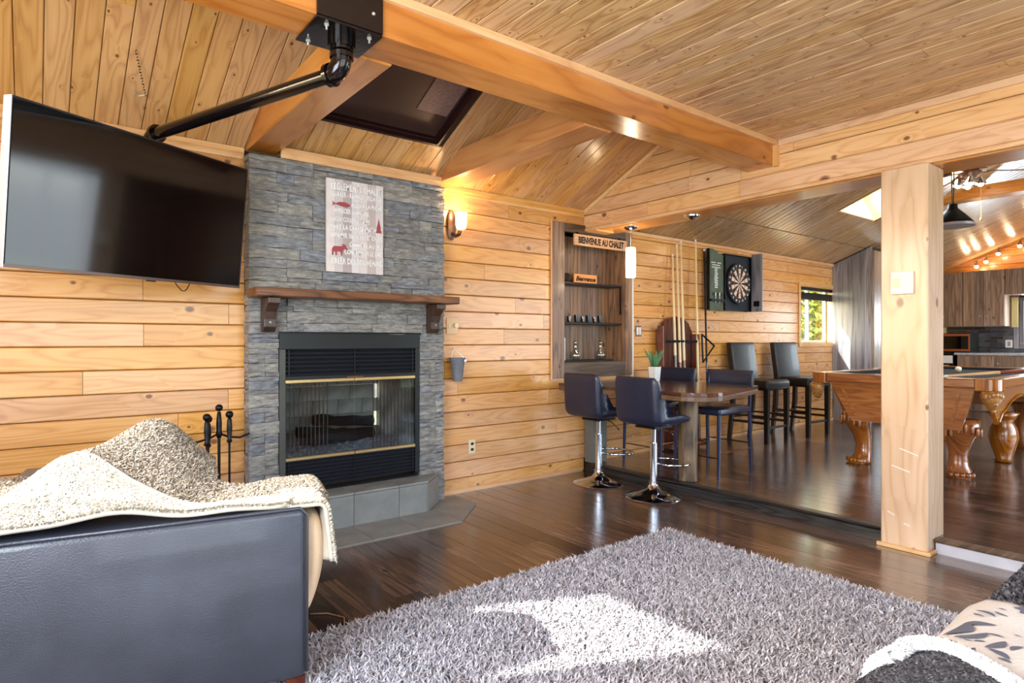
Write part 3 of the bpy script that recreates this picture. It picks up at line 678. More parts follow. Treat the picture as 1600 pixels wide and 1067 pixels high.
# wall behind the fireplace is opened for the firebox: cut by rebuilding the core pieces
# mantel
mt = thing('mantel_shelf', (1.66, 3.68, 1.40), 'rustic brown wooden mantel shelf on two dark brackets', 'shelf')
mb = MB(); mb.box((.985, 3.59, 1.408), (2.345, 3.788, 1.458), .006, 1)
for v in mb.bm.verts: v.co.y += random.uniform(-.002, .002)
obj('board', mb, M_mantel, mt)
for xc in (1.10, 2.22):
    mb = MB(); poly = [(3.786, 1.405), (3.63, 1.405), (3.63, 1.372), (3.665, 1.36), (3.70, 1.325), (3.715, 1.28), (3.712, 1.235), (3.735, 1.205), (3.786, 1.205)]
    mb.prism(poly, xc-.035, xc+.035, 'yz'); b_ = obj('bracket', mb, M_bracket, mt, mods=[('BEVEL', dict(width=.004, segments=2))])
    mb = MB(); mb.ball((xc-.0, 3.712, 1.262), .008, 8, 6); obj('bolt', mb, M_bolt, b_)
# raised hearth
hr = thing('raised_hearth', (1.6, 3.7, 0), 'raised grey tiled hearth step with a slanted right end', 'hearth')
HP = [(1.0, 3.605), (2.095, 3.605), (2.285, 3.785), (1.0, 3.785)]
mb = MB(); mb.prism([(x+(0 if x < 1.1 else -.006), y+(.006 if y < 3.7 else 0)) for x, y in HP], 0, .205, 'xy'); obj('core', mb, M_grout, hr)
xs = [1.0, 1.25, 1.57, 1.88, 2.09]
for a, b in zip(xs, xs[1:]):
    b2 = b-.003
    box('tile', (a, 3.598, .003), (b2, 3.6105, .197), M_tile, hr, .001)
    if b < 2.0: box('tile', (a, 3.598, .2), (b2, 3.784, .214), M_tile, hr, .001)
mb = MB(); mb.prism([(1.88, 3.598), (2.093, 3.598), (2.275, 3.775), (2.275, 3.784), (1.88, 3.784)], .2, .214, 'xy'); obj('tile', mb, M_tile, hr)
mb = MB(); mb.prism([(2.097, 3.600), (2.284, 3.777), (2.278, 3.784), (2.090, 3.606)], .003, .197, 'xy'); obj('tile', mb, M_tile, hr)
fh = thing('floor_hearth', (1.7, 3.45, 0), 'flat grey tiled apron with a clipped corner on the floor before the fireplace', 'hearth')
mb = MB(); mb.prism([(1.0, 3.27), (2.15, 3.27), (2.47, 3.575), (2.47, 3.84), (2.35, 3.84), (2.30, 3.795), (2.10, 3.60), (1.0, 3.60)], .0005, .006, 'xy'); obj('bed', mb, M_grout, fh)
for pts in ([(1.0, 3.277), (1.232, 3.277), (1.232, 3.597), (1.0, 3.597)], [(1.237, 3.277), (1.545, 3.277), (1.545, 3.597), (1.237, 3.597)], [(1.55, 3.277), (1.855, 3.277), (1.855, 3.597), (1.55, 3.597)],
            [(1.86, 3.277), (2.147, 3.277), (2.145, 3.597), (1.86, 3.597)], [(2.152, 3.281), (2.462, 3.578), (2.462, 3.60), (2.152, 3.60)], [(2.115, 3.605), (2.462, 3.605), (2.462, 3.835), (2.355, 3.835), (2.31, 3.79)]):
    mb = MB(); mb.prism(pts, .0062, .011, 'xy'); obj('tile', mb, M_tile, fh)
# fireplace sign
SX0, SX1, SZ0, SZ1, SY = 1.458, 1.847, 1.592, 2.182, 3.765
sg = thing('wall_plaque', ((SX0+SX1)/2, SY, SZ0), 'whitewashed plank plaque with French cottage rules, red fish, tree and moose', 'sign')
random.seed(12); n = 7
for k in range(n):
    a = SX0+(SX1-SX0)*k/n; b = SX0+(SX1-SX0)*(k+1)/n
    c = ('#e2d6d2', '#cfc3c0', '#b5a5a3', '#ddd3d1', '#dccfcb', '#c3b2ae', '#dad0cf')[k]
    box('board', (a+.0006, SY, SZ0), (b-.0006, SY+.016, SZ1), plain('plaque_board', c, .7, noise=.1, nscale=12), sg)
def text(name, s, x, z, h, y, mat, parent, w=None, sx=None, ext=.0006, rot=(PI/2, 0, 0), sc=1.0, shear=0, origin=None):
    cu = bpy.data.curves.new(name, 'FONT'); cu.body = s; cu.size = 1; cu.extrude = 0; cu.offset = .035
    cu.resolution_u = 2; cu.shear = shear
    tmp = bpy.data.objects.new('tmp', cu); me = bpy.data.meshes.new_from_object(tmp); bpy.data.objects.remove(tmp); 
    co = np.array([v.co[:] for v in me.vertices]); lo = co.min(0); hi = co.max(0)
    ww = hi[0]-lo[0]; hh = hi[1]-lo[1]
    kx = (w/ww) if w else h/hh; kz = h/hh
    for v in me.vertices: v.co = ((v.co[0]-lo[0])*kx, 0, (v.co[1]-lo[1])*kz)
    me.materials.append(mat); o = bpy.data.objects.new(name, me); COL.objects.link(o); o.parent = parent
    o.location = Vector((x, y, z))-woff(parent)
    sdm = o.modifiers.new('thick', 'SOLIDIFY'); sdm.thickness = ext*2; sdm.offset = 0
    return o
L = [('REGLEMENTS CHALET', .03, .36, .050, .068), ('RELAXER - RELAXER - RELAXER', .03, .36, .036, .110), ('ALLER A LA PECHE', .165, .225, .032, .166), ('APPRECIER LA NATURE', .05, .245, .034, .214),
     ('LAISSER COULER LE TEMPS', .03, .27, .034, .268), ('FAIRE LA GRASSE MATINEE', .03, .36, .036, .320), ('DORMIR SOUS LES ETOILES', .03, .36, .036, .372), ('CHANTER AU FEU', .155, .235, .034, .424), ('CONTEMPLER LE LAC', .12, .27, .036, .474), ('CREER DES SOUVENIRS', .03, .36, .044, .540)]
for s_, x, w, h_, zz in L:
    text('lettering', s_, SX0+x*.98, SZ1-zz-.0, h_, SY-.0015, M_pwhite, sg, w=min(w, .36)*.97)
def flat(nm, pts, mat, parent, y0, y1):
    mb = MB(); mb.prism(pts, y0, y1, 'xz'); return obj(nm, mb, mat, parent)
fx, fz = SX0+.035, SZ1-.155
flat('fish', [(fx, fz+.012), (fx+.022, fz), (fx+.05, fz+.012), (fx+.085, fz+.014), (fx+.115, fz+.004), (fx+.125, fz-.004), (fx+.10, fz-.018), (fx+.06, fz-.014), (fx+.022, fz-.004), (fx, fz-.018), (fx+.008, fz-.002)], M_red, sg, SY-.003, SY-.0005)
tx, tz = SX1-.055, SZ1-.315
flat('fir_tree', [(tx, tz), (tx+.044, tz), (tx+.034, tz+.03), (tx+.038, tz+.03), (tx+.029, tz+.06), (tx+.022, tz+.095), (tx+.015, tz+.06), (tx+.006, tz+.03), (tx+.010, tz+.03)], M_red, sg, SY-.003, SY-.0005)
m0, m1 = SX0+.035, SZ0+.105
flat('moose', [(m0, m1), (m0+.008, m1), (m0+.012, m1+.025), (m0+.022, m1+.022), (m0+.024, m1), (m0+.032, m1), (m0+.034, m1+.026), (m0+.058, m1+.024), (m0+.060, m1), (m0+.068, m1), (m0+.072, m1+.034), (m0+.085, m1+.044), (m0+.100, m1+.036), (m0+.106, m1+.044), (m0+.092, m1+.060), (m0+.100, m1+.072), (m0+.088, m1+.068), (m0+.080, m1+.076), (m0+.072, m1+.072), (m0+.060, m1+.076), (m0+.072, m1+.062), (m0+.050, m1+.060), (m0+.012, m1+.058), (m0, m1+.040)], M_red, sg, SY-.003, SY-.0005)

# fireplace tools
ft = thing('fireplace_tool_stand', (.81, 3.66, 0), 'black iron fireplace tool stand between the chair and the stone chimney', 'tool stand')
mb = MB(); mb.lathe([(.10, 0), (.10, .012), (.05, .022), (.012, .03)], (.81, 3.66, 0), 20); obj('base', mb, M_black, ft, smooth='auto')
mb = MB(); mb.tube([(.81, 3.66, .02), (.81, 3.66, .70)], .008, 8); obj('pole', mb, M_black, ft)
mb = MB(); mb.lathe([(.011, .62), (.018, .64), (.014, .66), (.015, .70), (.010, .76), (.004, .765)], (.81, 3.66, 0), 12); mb.ball((.81, 3.66, .785), .02); obj('finial', mb, M_black, ft, smooth=True)
mb = MB(); mb.tube([(.66, 3.66, .62), (.70, 3.66, .606), (.76, 3.66, .62), (.81, 3.66, .645), (.86, 3.66, .62), (.92, 3.66, .612), (.97, 3.66, .63)], .006, 8); obj('hanger_arm', mb, M_black, ft)
def tool(nm, x, y, zt, lab):
    o = thing(nm, (x, y, .12), lab, 'fire tool', 'fire irons hanging on the stand')
    mb = MB(); mb.tube([(x, y, .12), (x, y, zt-.16)], .006, 8); obj('rod', mb, M_black, o)
    mb = MB(); mb.lathe([(.006, -.17), (.016, -.16), (.010, -.145), (.015, -.09), (.012, -.04), (.006, -.03)], (x, y, zt), 12); mb.ball((x, y, zt-.012), .021); obj('handle', mb, M_black, o, smooth=True)
    mb = MB()
    if nm == 'shovel': mb.box((x-.05, y-.006, .05), (x+.05, y+.006, .14), .004)
    elif nm == 'poker': mb.tube([(x, y, .12), (x, y, .08), (x+.025, y, .07)], [.007, .006, .003], 8)
    else: mb.box((x-.035, y-.02, .04), (x+.035, y+.02, .13), .006)
    obj('head', mb, M_black, o)
tool('poker', .742, 3.63, .752, 'thin black poker hanging left on the tool stand'); tool('hearth_brush', .762, 3.69, .735, 'black hearth brush hanging beside the poker'); tool('shovel', .86, 3.645, .758, 'black ash shovel hanging right on the tool stand')

# ================================================================== TELEVISION AND PIPE
K = .92
c0 = Vector((0, 0, 1.155)); Cc = [c0+(Vector(p)-c0)*K for p in ((-.068, 3.247, 2.164), (1.008, 3.843, 2.171), (.977, 3.908, 1.468), (-.100, 3.312, 1.461))]
u = (Cc[1]-Cc[0]).normalized(); v_ = (Cc[0]-Cc[3]).normalized(); nn = u.cross(v_).normalized()
if nn.y > 0: nn = -nn
TW = (Cc[1]-Cc[0]).length; TH = (Cc[0]-Cc[3]).length; ctr = sum(Cc, Vector())/4
MT = Matrix((u, v_, nn)).transposed().to_4x4(); MT.translation = ctr
tv = thing('television', tuple(ctr-v_*TH/2), 'large flat television with a silver side edge hung from a black pipe', 'television')
def tvbox(nm, a, b, mat, bev=0): 
    mb = MB(); mb.M = MT; mb.box(a, b, bev); return obj(nm, mb, mat, tv)
tvbox('casing', (-TW/2+.002, -TH/2+.002, -.045), (TW/2-.002, TH/2-.002, -.002), M_tvb, .004)
tvbox('screen', (-TW/2+.008, -TH/2+.014, -.0015), (TW/2-.008, TH/2-.008, .0005), M_screen)
tvbox('silver_edge', (-TW/2-.002, -TH/2, -.046), (-TW/2+.0015, TH/2, .003), M_silver)
tvbox('bezel', (-TW/2+.002, TH/2-.0075, -.003), (TW/2-.002, TH/2, .002), M_tvb); tvbox('bezel', (TW/2-.0075, -TH/2+.012, -.003), (TW/2, TH/2-.008, .002), M_tvb)
tvbox('bottom_bezel', (-TW/2+.002, -TH/2, -.004), (TW/2, -TH/2+.0135, .003), plain('tv_bottom', '#5d4d45', .3, .5))
tvbox('sensor', (.02, -TH/2-.006, -.004), (.07, -TH/2, .003), M_tvb, .002)
tvbox('mount_plate', (-.15, -.18, -.075), (.15, .2, -.046), M_black)
top = ctr+v_*TH/2-nn*.10+u*(.07)
pipe = thing('ceiling_pipe_mount', (.91, 2.24, 2.307), 'black iron pipe arm and bracket holding the television below the main beam', 'tv mount')
E1 = Vector((.925, 2.235, 2.175)); E2 = Vector((top.x, top.y, 2.135))
mb = MB(); mb.tube([(E1.x, E1.y, 2.296), (E1.x, E1.y, 2.262)], .052, 20); mb.tube([(E1.x, E1.y, 2.262), (E1.x, E1.y, 2.25)], .043, 20); obj('flange', mb, M_pipe, pipe, smooth='auto')
d12 = (E2-E1).normalized()
def elbow(c, d_in, d_out, r, R):
    a = c-d_in*R; b = c+d_out*R; P_ = []
    for k in range(9):
        t = k/8; P_.append((a*(1-t)+c*t)*(1-t)+(c*(1-t)+b*t)*t)
    m_ = MB(); m_.tube(P_, r, 16); m_.tube([a-d_in*.004, a+d_in*.014], r*1.18, 16); m_.tube([b-d_out*.014, b+d_out*.004], r*1.18, 16); return m_
down = Vector((0, 0, -1))
obj('elbow', elbow(E1, down, d12, .038, .062), M_pipe, pipe, smooth='auto')
mb = MB(); mb.tube([E1+d12*.06, E2-d12*.05], .029, 18); obj('pipe_arm', mb, M_pipe, pipe, smooth='auto')
obj('elbow', elbow(E2, d12, down, .036, .055), M_pipe, pipe, smooth='auto')
mb = MB(); mb.tube([E2+down*.05, E2+down*.30], .024, 14); obj('drop_pipe', mb, M_pipe, pipe, smooth='auto')
box('bottom_plate', (.788, 2.126, 2.296), (1.04, 2.346, 2.3065), M_pipe, pipe, .001)
box('side_plate', (.788, 2.120, 2.3068), (1.04, 2.1292, 2.436), plain('bracket_brown_black', '#2a1d18', .35, .5, noise=.2), pipe, .001)
for p in ((.835, 2.155), (1.00, 2.155), (.825, 2.315), (.995, 2.315)):
    mb = MB(); mb.lathe([(.009, 0), (.009, -.006), (.004, -.009)], (p[0], p[1], 2.2958), 6); mb.tube([(p[0], p[1], 2.29), (p[0], p[1], 2.275)], .004, 6); obj('bolt', mb, M_bolt, pipe)
for p in ((.83, 2.40), (1.0, 2.37)):
    mb = MB(); mb.ball((p[0], 2.118, p[1]), .007, 8, 6); obj('bolt', mb, M_bolt, pipe)
mb = MB(); q0 = ctr-v_*TH/2-nn*.03
mb.tube([q0+u*a+v_*b for a, b in ((.19, .01), (.205, -.012), (.235, -.038), (.25, -.04), (.262, -.03), (.285, .012))], .0025, 6); tag(obj('tv_cable', mb, M_black, smooth=True), 'thin black cable loop hanging below the television', 'cable')
# chain and hook on the slope
ch = thing('ceiling_chain', (.42, 3.6, 2.42), 'short thin chain with a hook hanging on the sloped ceiling planks above the television', 'chain')
pa, pb = Vector((.386, 3.39, 2.530)), Vector((.452, 3.60, 2.40))
for k in range(16):
    p = pa.lerp(pb, k/15); mb = MB(); R_ = [(p.x+.005*math.cos(a)*(1 if k % 2 else .4), p.y+.006*math.sin(a), p.z-.003+.004*math.cos(a)*(0 if k % 2 else 1)) for a in [i*PI/4 for i in range(9)]]
    mb.tube(R_, .0016, 5); obj('link', mb, M_black, ch)
mb = MB(); mb.tube([pb, pb+Vector((-.03, .02, -.004)), pb+Vector((-.045, .0, .012))], .005, 6); obj('hook', mb, M_bolt, ch)

# ================================================================== WALL ITEMS LEFT OF THE HEADER
sc_ = thing('wall_sconce', (2.485, 3.90, 1.92), 'lit wall sconce with bronze backplate and bell glass beside the stone chimney', 'wall lamp')
mb = MB(); mb.lathe([(.001, 0), (.05, .002), (.055, .012), (.045, .02), (.001, .022)], (0, 0, 0), 24)
for v in mb.bm.verts: v.co = Vector((2.475+v.co.x*.75, YB-.001-v.co.z, 2.02+v.co.y*2.1))
obj('backplate', mb, M_bronze, sc_, smooth='auto')
mb = MB(); mb.tube([(2.48, 3.90, 1.955), (2.48, 3.86, 1.93), (2.485, 3.82, 1.94), (2.488, 3.805, 1.975)], [.012, .013, .014, .016], 10); obj('arm', mb, M_bronze, sc_, smooth=True)
mb = MB(); mb.lathe([(.018, -.07), (.034, -.06), (.041, -.03), (.042, .03), (.045, .055), (.041, .055), (.038, .03), (.037, -.028), (.02, -.055)], (2.49, 3.80, 2.04), 20, caps=False); obj('glass_shade', mb, M_lampglass, sc_, smooth=True)
lamp('sconce_bulb', 'POINT', (2.49, 3.80, 2.11), 5, (1, .72, .42), radius=.03).parent = None
def plate(nm, x, z, w, h_, mat, lab, cat, extra):
    o = thing(nm, (x, YB-.01, z-h_/2), lab, cat); box('plate', (x-w/2, YB-.007, z-h_/2), (x+w/2, YB-.0005, z+h_/2), mat, o, .002)
    for k, a, b in extra: box(k, (x+a[0], YB-.011, z+a[1]), (x+b[0], YB-.0073, z+b[1]), M_plate if mat is M_plateb else M_pblack, o, .001)
    return o
o = plate('dimmer_switch', 2.487, 1.265, .105, .12, M_plateb, 'wooden plate with a round dimmer knob left of the pine boards', 'switch', [('toggle', (-.035, -.012), (-.02, .012))])
mb = MB(); mb.tube([(2.512, YB-.0073, 1.268), (2.512, YB-.028, 1.268)], .018, 16); obj('dimmer_knob', mb, M_plate, o, smooth='auto')
o['label'] = 'blond wood switch plate with round dimmer, right of the mantel end'
o = plate('wall_outlet', 2.665, .34, .062, .105, M_plate, 'cream electrical outlet low on the pine wall', 'outlet', [('socket', (-.012, .012), (.012, .032)), ('socket', (-.012, -.032), (.012, -.012))])
o = plate('light_switch', 4.60, 1.247, .085, .105, plain('brown_switch_plate', '#7c5b3f', .4), 'brown double switch plate between the niche and the cue rack', 'switch', [])
for dx in (-.018, .018): box('rocker', (4.60+dx-.013, YB-.012, 1.21), (4.60+dx+.013, YB-.0073, 1.283), M_white, o, .002)
bk = thing('hanging_bucket', (2.495, 3.87, .85), 'small grey tapered bucket hanging by a cord from a nail', 'bucket')
mb = MB(); mb.lathe([(.034, 0), (.038, .002), (.058, .16), (.062, .165), (.062, .175), (.056, .175), (.035, .01)], (2.495, 3.855, .853), 20, sy=.8, caps=True); obj('pail', mb, M_bucket, bk, smooth='auto')
mb = MB(); mb.tube([(2.44, 3.855, 1.025), (2.47, 3.885, 1.07), (2.495, 3.905, 1.095), (2.52, 3.885, 1.07), (2.55, 3.855, 1.025)], .0025, 6); obj('cord', mb, M_white, bk)
mb = MB(); mb.tube([(2.495, YB, 1.093), (2.495, YB-.02, 1.096)], .004, 6); obj('nail', mb, M_bolt, bk)
mb = MB(); mb.ball((2.53, 3.802, 1.005), .012, 10, 6, (1, .4, 1)); obj('tag', mb, M_white, bk)

# ------------------------------------------------------------------ niche
nc = thing('wall_niche', (4.0, 3.95, .83), 'tall brown barn-wood niche with three black shelves in the pine wall', 'niche')
BK = YB+.19
random.seed(9); x = NX0
while x < NX1-.01:
    w = random.choice((.065, .085, .1)); e = min(NX1, x+w)
    if NX1-e < .03: e = NX1
    box('back_plank', (x+.001, BK, NZ0), (e-.001, BK+.012, NZ1), M_barn, nc, .001); x = e
box('side_panel', (NX0, YB-.006, NZ0), (NX0+.012, BK-.001, NZ1), M_barn, nc); box('side_panel', (NX1-.012, YB-.006, NZ0), (NX1, BK-.001, NZ1), M_barn, nc)
box('bottom_panel', (NX0, YB-.006, NZ0-.012), (NX1, BK, NZ0), M_barnX, nc); box('top_panel', (NX0, YB-.006, NZ1), (NX1, BK, NZ1+.012), M_barnX, nc)
box('stile', (3.482, YB-.022, .83), (NX0-.001, YB-.001, 2.175), M_barn, nc, .003); box('stile', (NX1+.001, YB-.022, .83), (4.49, YB-.001, 2.175), M_barn, nc, .003)
box('rail', (NX0, YB-.021, .83), (NX1, YB-.001, NZ0-.001), M_barnX, nc, .003); box('rail', (NX0, YB-.021, NZ1+.001), (NX1, YB-.001, 2.175), M_barnX, nc, .003)
box('edge_strip', (3.470, YB-.018, .82), (3.481, YB-.001, 2.185), M_trimZ, nc, .002)
SHZ = (1.672, 1.318, .982)
for z in SHZ[:2]:
    box('shelf', (NX0+.013, YB+.02, z-.018), (NX1-.013, BK-.001, z), M_black, nc, .002)
box('shelf', (NX0+.03, YB+.03, NZ0), (NX1-.12, BK-.001, .982), M_black, nc, .002)
box('strap', (NX1-.03, YB+.021, 1.40), (NX1-.016, YB+.03, SHZ[0]-.019), M_black, nc)
def sign(nm, x0, x1, z0, z1, y, s_, hh, mat, lab, base=True, shear=0, rz=0):
    o = thing(nm, ((x0+x1)/2, y+.01, z0), lab, 'sign')
    box('board', (x0, y, z0), (x1, y+.018, z1), mat, o, .002)
    text('lettering', s_, x0+(x1-x0)*.07, z0+(z1-z0-hh)/2, hh, y-.0015, M_pblack, o, w=(x1-x0)*.86, shear=shear)
    return o
o = sign('welcome_sign', 3.70, 4.375, 1.985, 2.083, YB-.06, 'BIENVENUE AU CHALET', .062, M_signw, 'wooden sign reading BIENVENUE AU CHALET at the top of the niche')
for a in (3.76, 4.30): box('hanger', (a-.004, YB-.041, 2.02), (a+.004, YB-.022, 2.105), M_black, o)
o = sign('small_sign', 3.83, 4.12, SHZ[0]+.001, SHZ[0]+.085, YB+.08, 'Bienvenue', .045, plain('orange_sign', '#d88f4c', .6, noise=.1), 'small orange wooden sign with script lettering on the upper shelf', shear=.3)
pc = thing('pine_cone_ornament', (3.76, YB+.1, SHZ[0]), 'small dark pine cone ornament left of the orange sign', 'ornament')
mb = MB()
for k in range(7):
    for j in range(8):
        a = 2*PI*j/8+k*.4; r_ = .035*math.sin(PI*(k+1)/8.5); mb.ball((3.76+r_*math.cos(a), YB+.1+r_*math.sin(a), SHZ[0]+.012+k*.011), .008, 5, 4)
obj('scales', mb, M_bracket, pc)
def cup(x, mat, h_, r_, lab, nm='cup', grp=None):
    mb = MB(); mb.lathe([(r_*.8, 0), (r_*.95, h_*.5), (r_, h_), (r_*.88, h_), (r_*.7, .008)], (x, YB+.09, SHZ[1]+.0005), 16); return tag(obj(nm, mb, mat, smooth='auto'), lab, 'cup', grp)
M_cupb = plain('black_cup', '#0f1118', .3, coat=.3); M_cupa = glass('amber_cup', '#b8632a', .1)
for x, l in ((3.87, 'left'), (4.02, 'middle'), (4.17, 'right')): cup(x, M_cupb, .068, .027, '%s one of three black cups on the middle shelf of the niche' % l, grp='black cups on the middle shelf')
for x, l in ((3.775, 'left of the black cups'), (3.945, 'between the left and middle black cups'), (4.095, 'between the middle and right black cups')): cup(x, M_cupa, .055, .02, 'small amber shot glass ' + l, 'shot_glass', 'amber shot glasses on the middle shelf')
def decanter(x, lab):
    o = thing('decanter', (x, YB+.09, SHZ[2]), lab, 'decanter', 'glass decanters on the lower shelf')
    mb = MB(); mb.lathe([(.03, .0), (.045, .012), (.052, .035), (.046, .062), (.022, .085), (.018, .12), (.019, .13)], (x, YB+.09, SHZ[2]+.0008), 18); obj('body', mb, M_bottle, o, smooth='auto')
    mb = MB(); mb.ball((x, YB+.09, SHZ[2]+.152), .022, 12, 8); mb.lathe([(.014, .118), (.014, .14)], (x, YB+.09, SHZ[2]), 10); obj('stopper', mb, M_bottle, o, smooth=True)
decanter(3.85, 'left one of two clear glass decanters on the lowest niche shelf'); decanter(4.17, 'right one of two clear glass decanters on the lowest niche shelf')
wc = thing('white_candle', (3.675, YB+.06, SHZ[2]), 'tall white pillar candle at the left of the lowest niche shelf', 'candle')
box('wax', (3.66, YB+.045, .9655), (3.69, YB+.075, 1.18), M_white, wc, .003)
mb = MB(); mb.tube([(3.675, YB+.06, 1.179), (3.675, YB+.06, 1.19)], .0015, 5); obj('wick', mb, M_pblack, wc)
# pilaster under the header end
tag(box('grey_pilaster', (3.865, 3.80, .082), (4.04, YB-.016, .772), plain('grey_paint', '#6c6a63', .6, noise=.08), bev=.002), 'grey support panel against the wall below the bar table', 'panel')
# pendant lamp and bare canopy on the header soffit
pn = thing('pendant_lamp', (3.99, 3.48, 1.69), 'lit cylindrical glass pendant lamp under the header by the niche', 'pendant lamp')
mb = MB(); mb.lathe([(.012, -.028), (.045, -.02), (.058, -.008), (.06, 0)], (3.99, 3.48, 2.1145), 20); obj('canopy', mb, M_chrome, pn, smooth='auto')
mb = MB(); mb.tube([(3.99, 3.48, 2.09), (3.99, 3.48, 1.94)], .002, 6); obj('cord', mb, M_bolt, pn)
mb = MB(); mb.lathe([(.012, .252), (.040, .25), (.044, .13), (.041, 0), (.037, 0), (.040, .13), (.036, .246)], (3.99, 3.48, 1.69), 20, caps=False); obj('glass_shade', mb, M_pendglass, pn, smooth=True)
lamp('pendant_bulb', 'POINT', (3.99, 3.48, 1.67), 4, (1, .8, .55), radius=.04)
lamp('pendant_uplight', 'POINT', (3.99, 3.48, 1.98), 2.0, (1, .75, .45), radius=.03)
mb = MB(); mb.lathe([(.004, -.035), (.02, -.03), (.03, -.018), (.058, -.010), (.06, 0)], (3.99, 2.87, 2.1145), 20); tag(obj('lamp_canopy', mb, M_chrome, smooth='auto'), 'bare chrome ceiling canopy without a lamp, right of the lit pendant', 'canopy')

# ================================================================== BAR TABLE AND STOOLS
tb = thing('bar_table', (3.98, 3.1, 0), 'dark polished wooden bar table with a rounded corner on a log leg', 'table')
PT = [(3.46, 3.80), (3.46, 2.66)]+[(3.68-.22*math.cos(a), 2.62-.22*math.sin(a)) for a in [k*PI/16 for k in range(1, 9)]]+[(4.47, 2.60), (4.50, 2.64), (4.50, 3.80)]
xs = [3.46, 3.63, 3.80, 3.97, 4.14, 4.31, 4.50]
def clip(poly, x0, x1):
    def cut(P_, k, sgn):
        out = []
        for a, b in zip(P_, P_[1:]+P_[:1]):
            ia, ib = sgn*(a[0]-k) >= 0, sgn*(b[0]-k) >= 0
            if ia: out.append(a)
            if ia != ib:
                t = (k-a[0])/(b[0]-a[0]); out.append((k, a[1]+t*(b[1]-a[1])))
        return out
    return cut(cut(poly, x0, 1), x1, -1)
for a, b in zip(xs, xs[1:]):
    q = clip(PT, a+.0008, b-.0008)
    mb = MB(); mb.prism(q, .777, .802, 'xy'); obj('top_plank', mb, M_table, tb)
PE = [(x+(.006 if x < 3.5 else 0)-(.006 if x > 4.4 else 0), y+(.006 if y < 3 else 0)) for x, y in PT]
mb = MB(); mb.prism(PT, .742, .7765, 'xy'); obj('edge_band', mb, M_tedge, tb, mods=[('BEVEL', dict(width=.004, segments=2))])
mb = MB()
R_ = []
for k in range(13):
    z = .082+(.742-.082)*k/12; R_.append([(3.985+(.072+.006*math.sin(5*a+k*.6)+.004*math.sin(3*a+k))*math.cos(a), 2.90+(.072+.006*math.cos(4*a+k*.5))*math.sin(a), z) for a in [i*2*PI/18 for i in range(18)]])
mb.rings(R_); obj('log_leg', mb, M_log, tb, smooth='auto')
def swivel(x, y, lab, rz=0):
    o = thing('swivel_stool', (x, y, 0), lab, 'bar stool', 'black swivel stools on chrome bases', rz=rz)
    L_ = dict(local=True)
    mb = MB(); mb.lathe([(.205, 0), (.207, .004), (.20, .010), (.12, .028), (.055, .055), (.034, .085), (.030, .10)], (0, 0, 0), 40); obj('base', mb, M_chrome, o, smooth='auto', **L_)
    mb = MB(); mb.lathe([(.036, .095), (.036, .112), (.028, .115)], (0, 0, 0), 20); obj('collar', mb, M_chrome, o, smooth='auto', **L_)
    mb = MB(); mb.tube([(0, 0, .11), (0, 0, .40)], .027, 20); mb.tube([(0, 0, .40), (0, 0, .53)], .018, 16); obj('column', mb, M_chrome, o, smooth='auto', **L_)
    mb = MB(); mb.tube([(.025, 0, .24), (.06, .0, .24)]+[(.06+.13-.13*math.cos(a)+0, .16*math.sin(a)*1.0, .235) for a in [k*2*PI/24 for k in range(25)]], .009, 8); obj('foot_ring', mb, M_chrome, o, smooth=True, **L_)
    mb = MB(); mb.tube([(.02, -.03, .525), (.05, -.09, .50), (.07, -.16, .44)], .005, 6); obj('lever', mb, M_chrome, o, **L_)
    box('seat_plate', (-.10, -.09, .515), (.10, .09, .53), M_black, o, local=True)
    # one padded shell: seat curving up into the back
    prof = [(.20, .575), (.195, .555), (.15, .545), (0, .540), (-.14, .540), (-.185, .548), (-.205, .575), (-.215, .62), (-.222, .75), (-.228, .90)]
    inn = [(.205, .582), (.20, .600), (.15, .612), (0, .606), (-.12, .606), (-.155, .612), (-.172, .63), (-.178, .68), (-.186, .78), (-.196, .902)]
    hw = .212; mb = MB(); n_ = len(prof); rows_ = []
    for j in range(9):
        t = j/8; yy = -hw+2*hw*t; e = 1-abs(2*t-1)**6
        rg = []
        for i in range(n_):
            p, q = prof[i], inn[i]; m_ = ((p[0]+q[0])/2, (p[1]+q[1])/2); k = .45+.55*e
            rg.append((m_[0]+(p[0]-m_[0])*k, yy, m_[1]+(p[1]-m_[1])*k))
        for i in range(n_-1, -1, -1):
            p, q = prof[i], inn[i]; m_ = ((p[0]+q[0])/2, (p[1]+q[1])/2); k = .45+.55*e
            rg.append((m_[0]+(q[0]-m_[0])*k, yy, m_[1]+(q[1]-m_[1])*k))
        rows_.append(rg)
    mb.rings(rows_); obj('padded_shell', mb, M_leather2, o, smooth=True, mods=[('SUBSURF', dict(levels=1, render_levels=2))], **L_)
    return o
s0 = swivel(3.625, 2.94, 'black swivel stool on chrome base, the right and nearer one before the bar table')
s1_ = copy_tree(s0); s1_.location = (3.625, 3.50, 0); s1_['label'] = 'black swivel stool on chrome base, the left one nearer the niche'
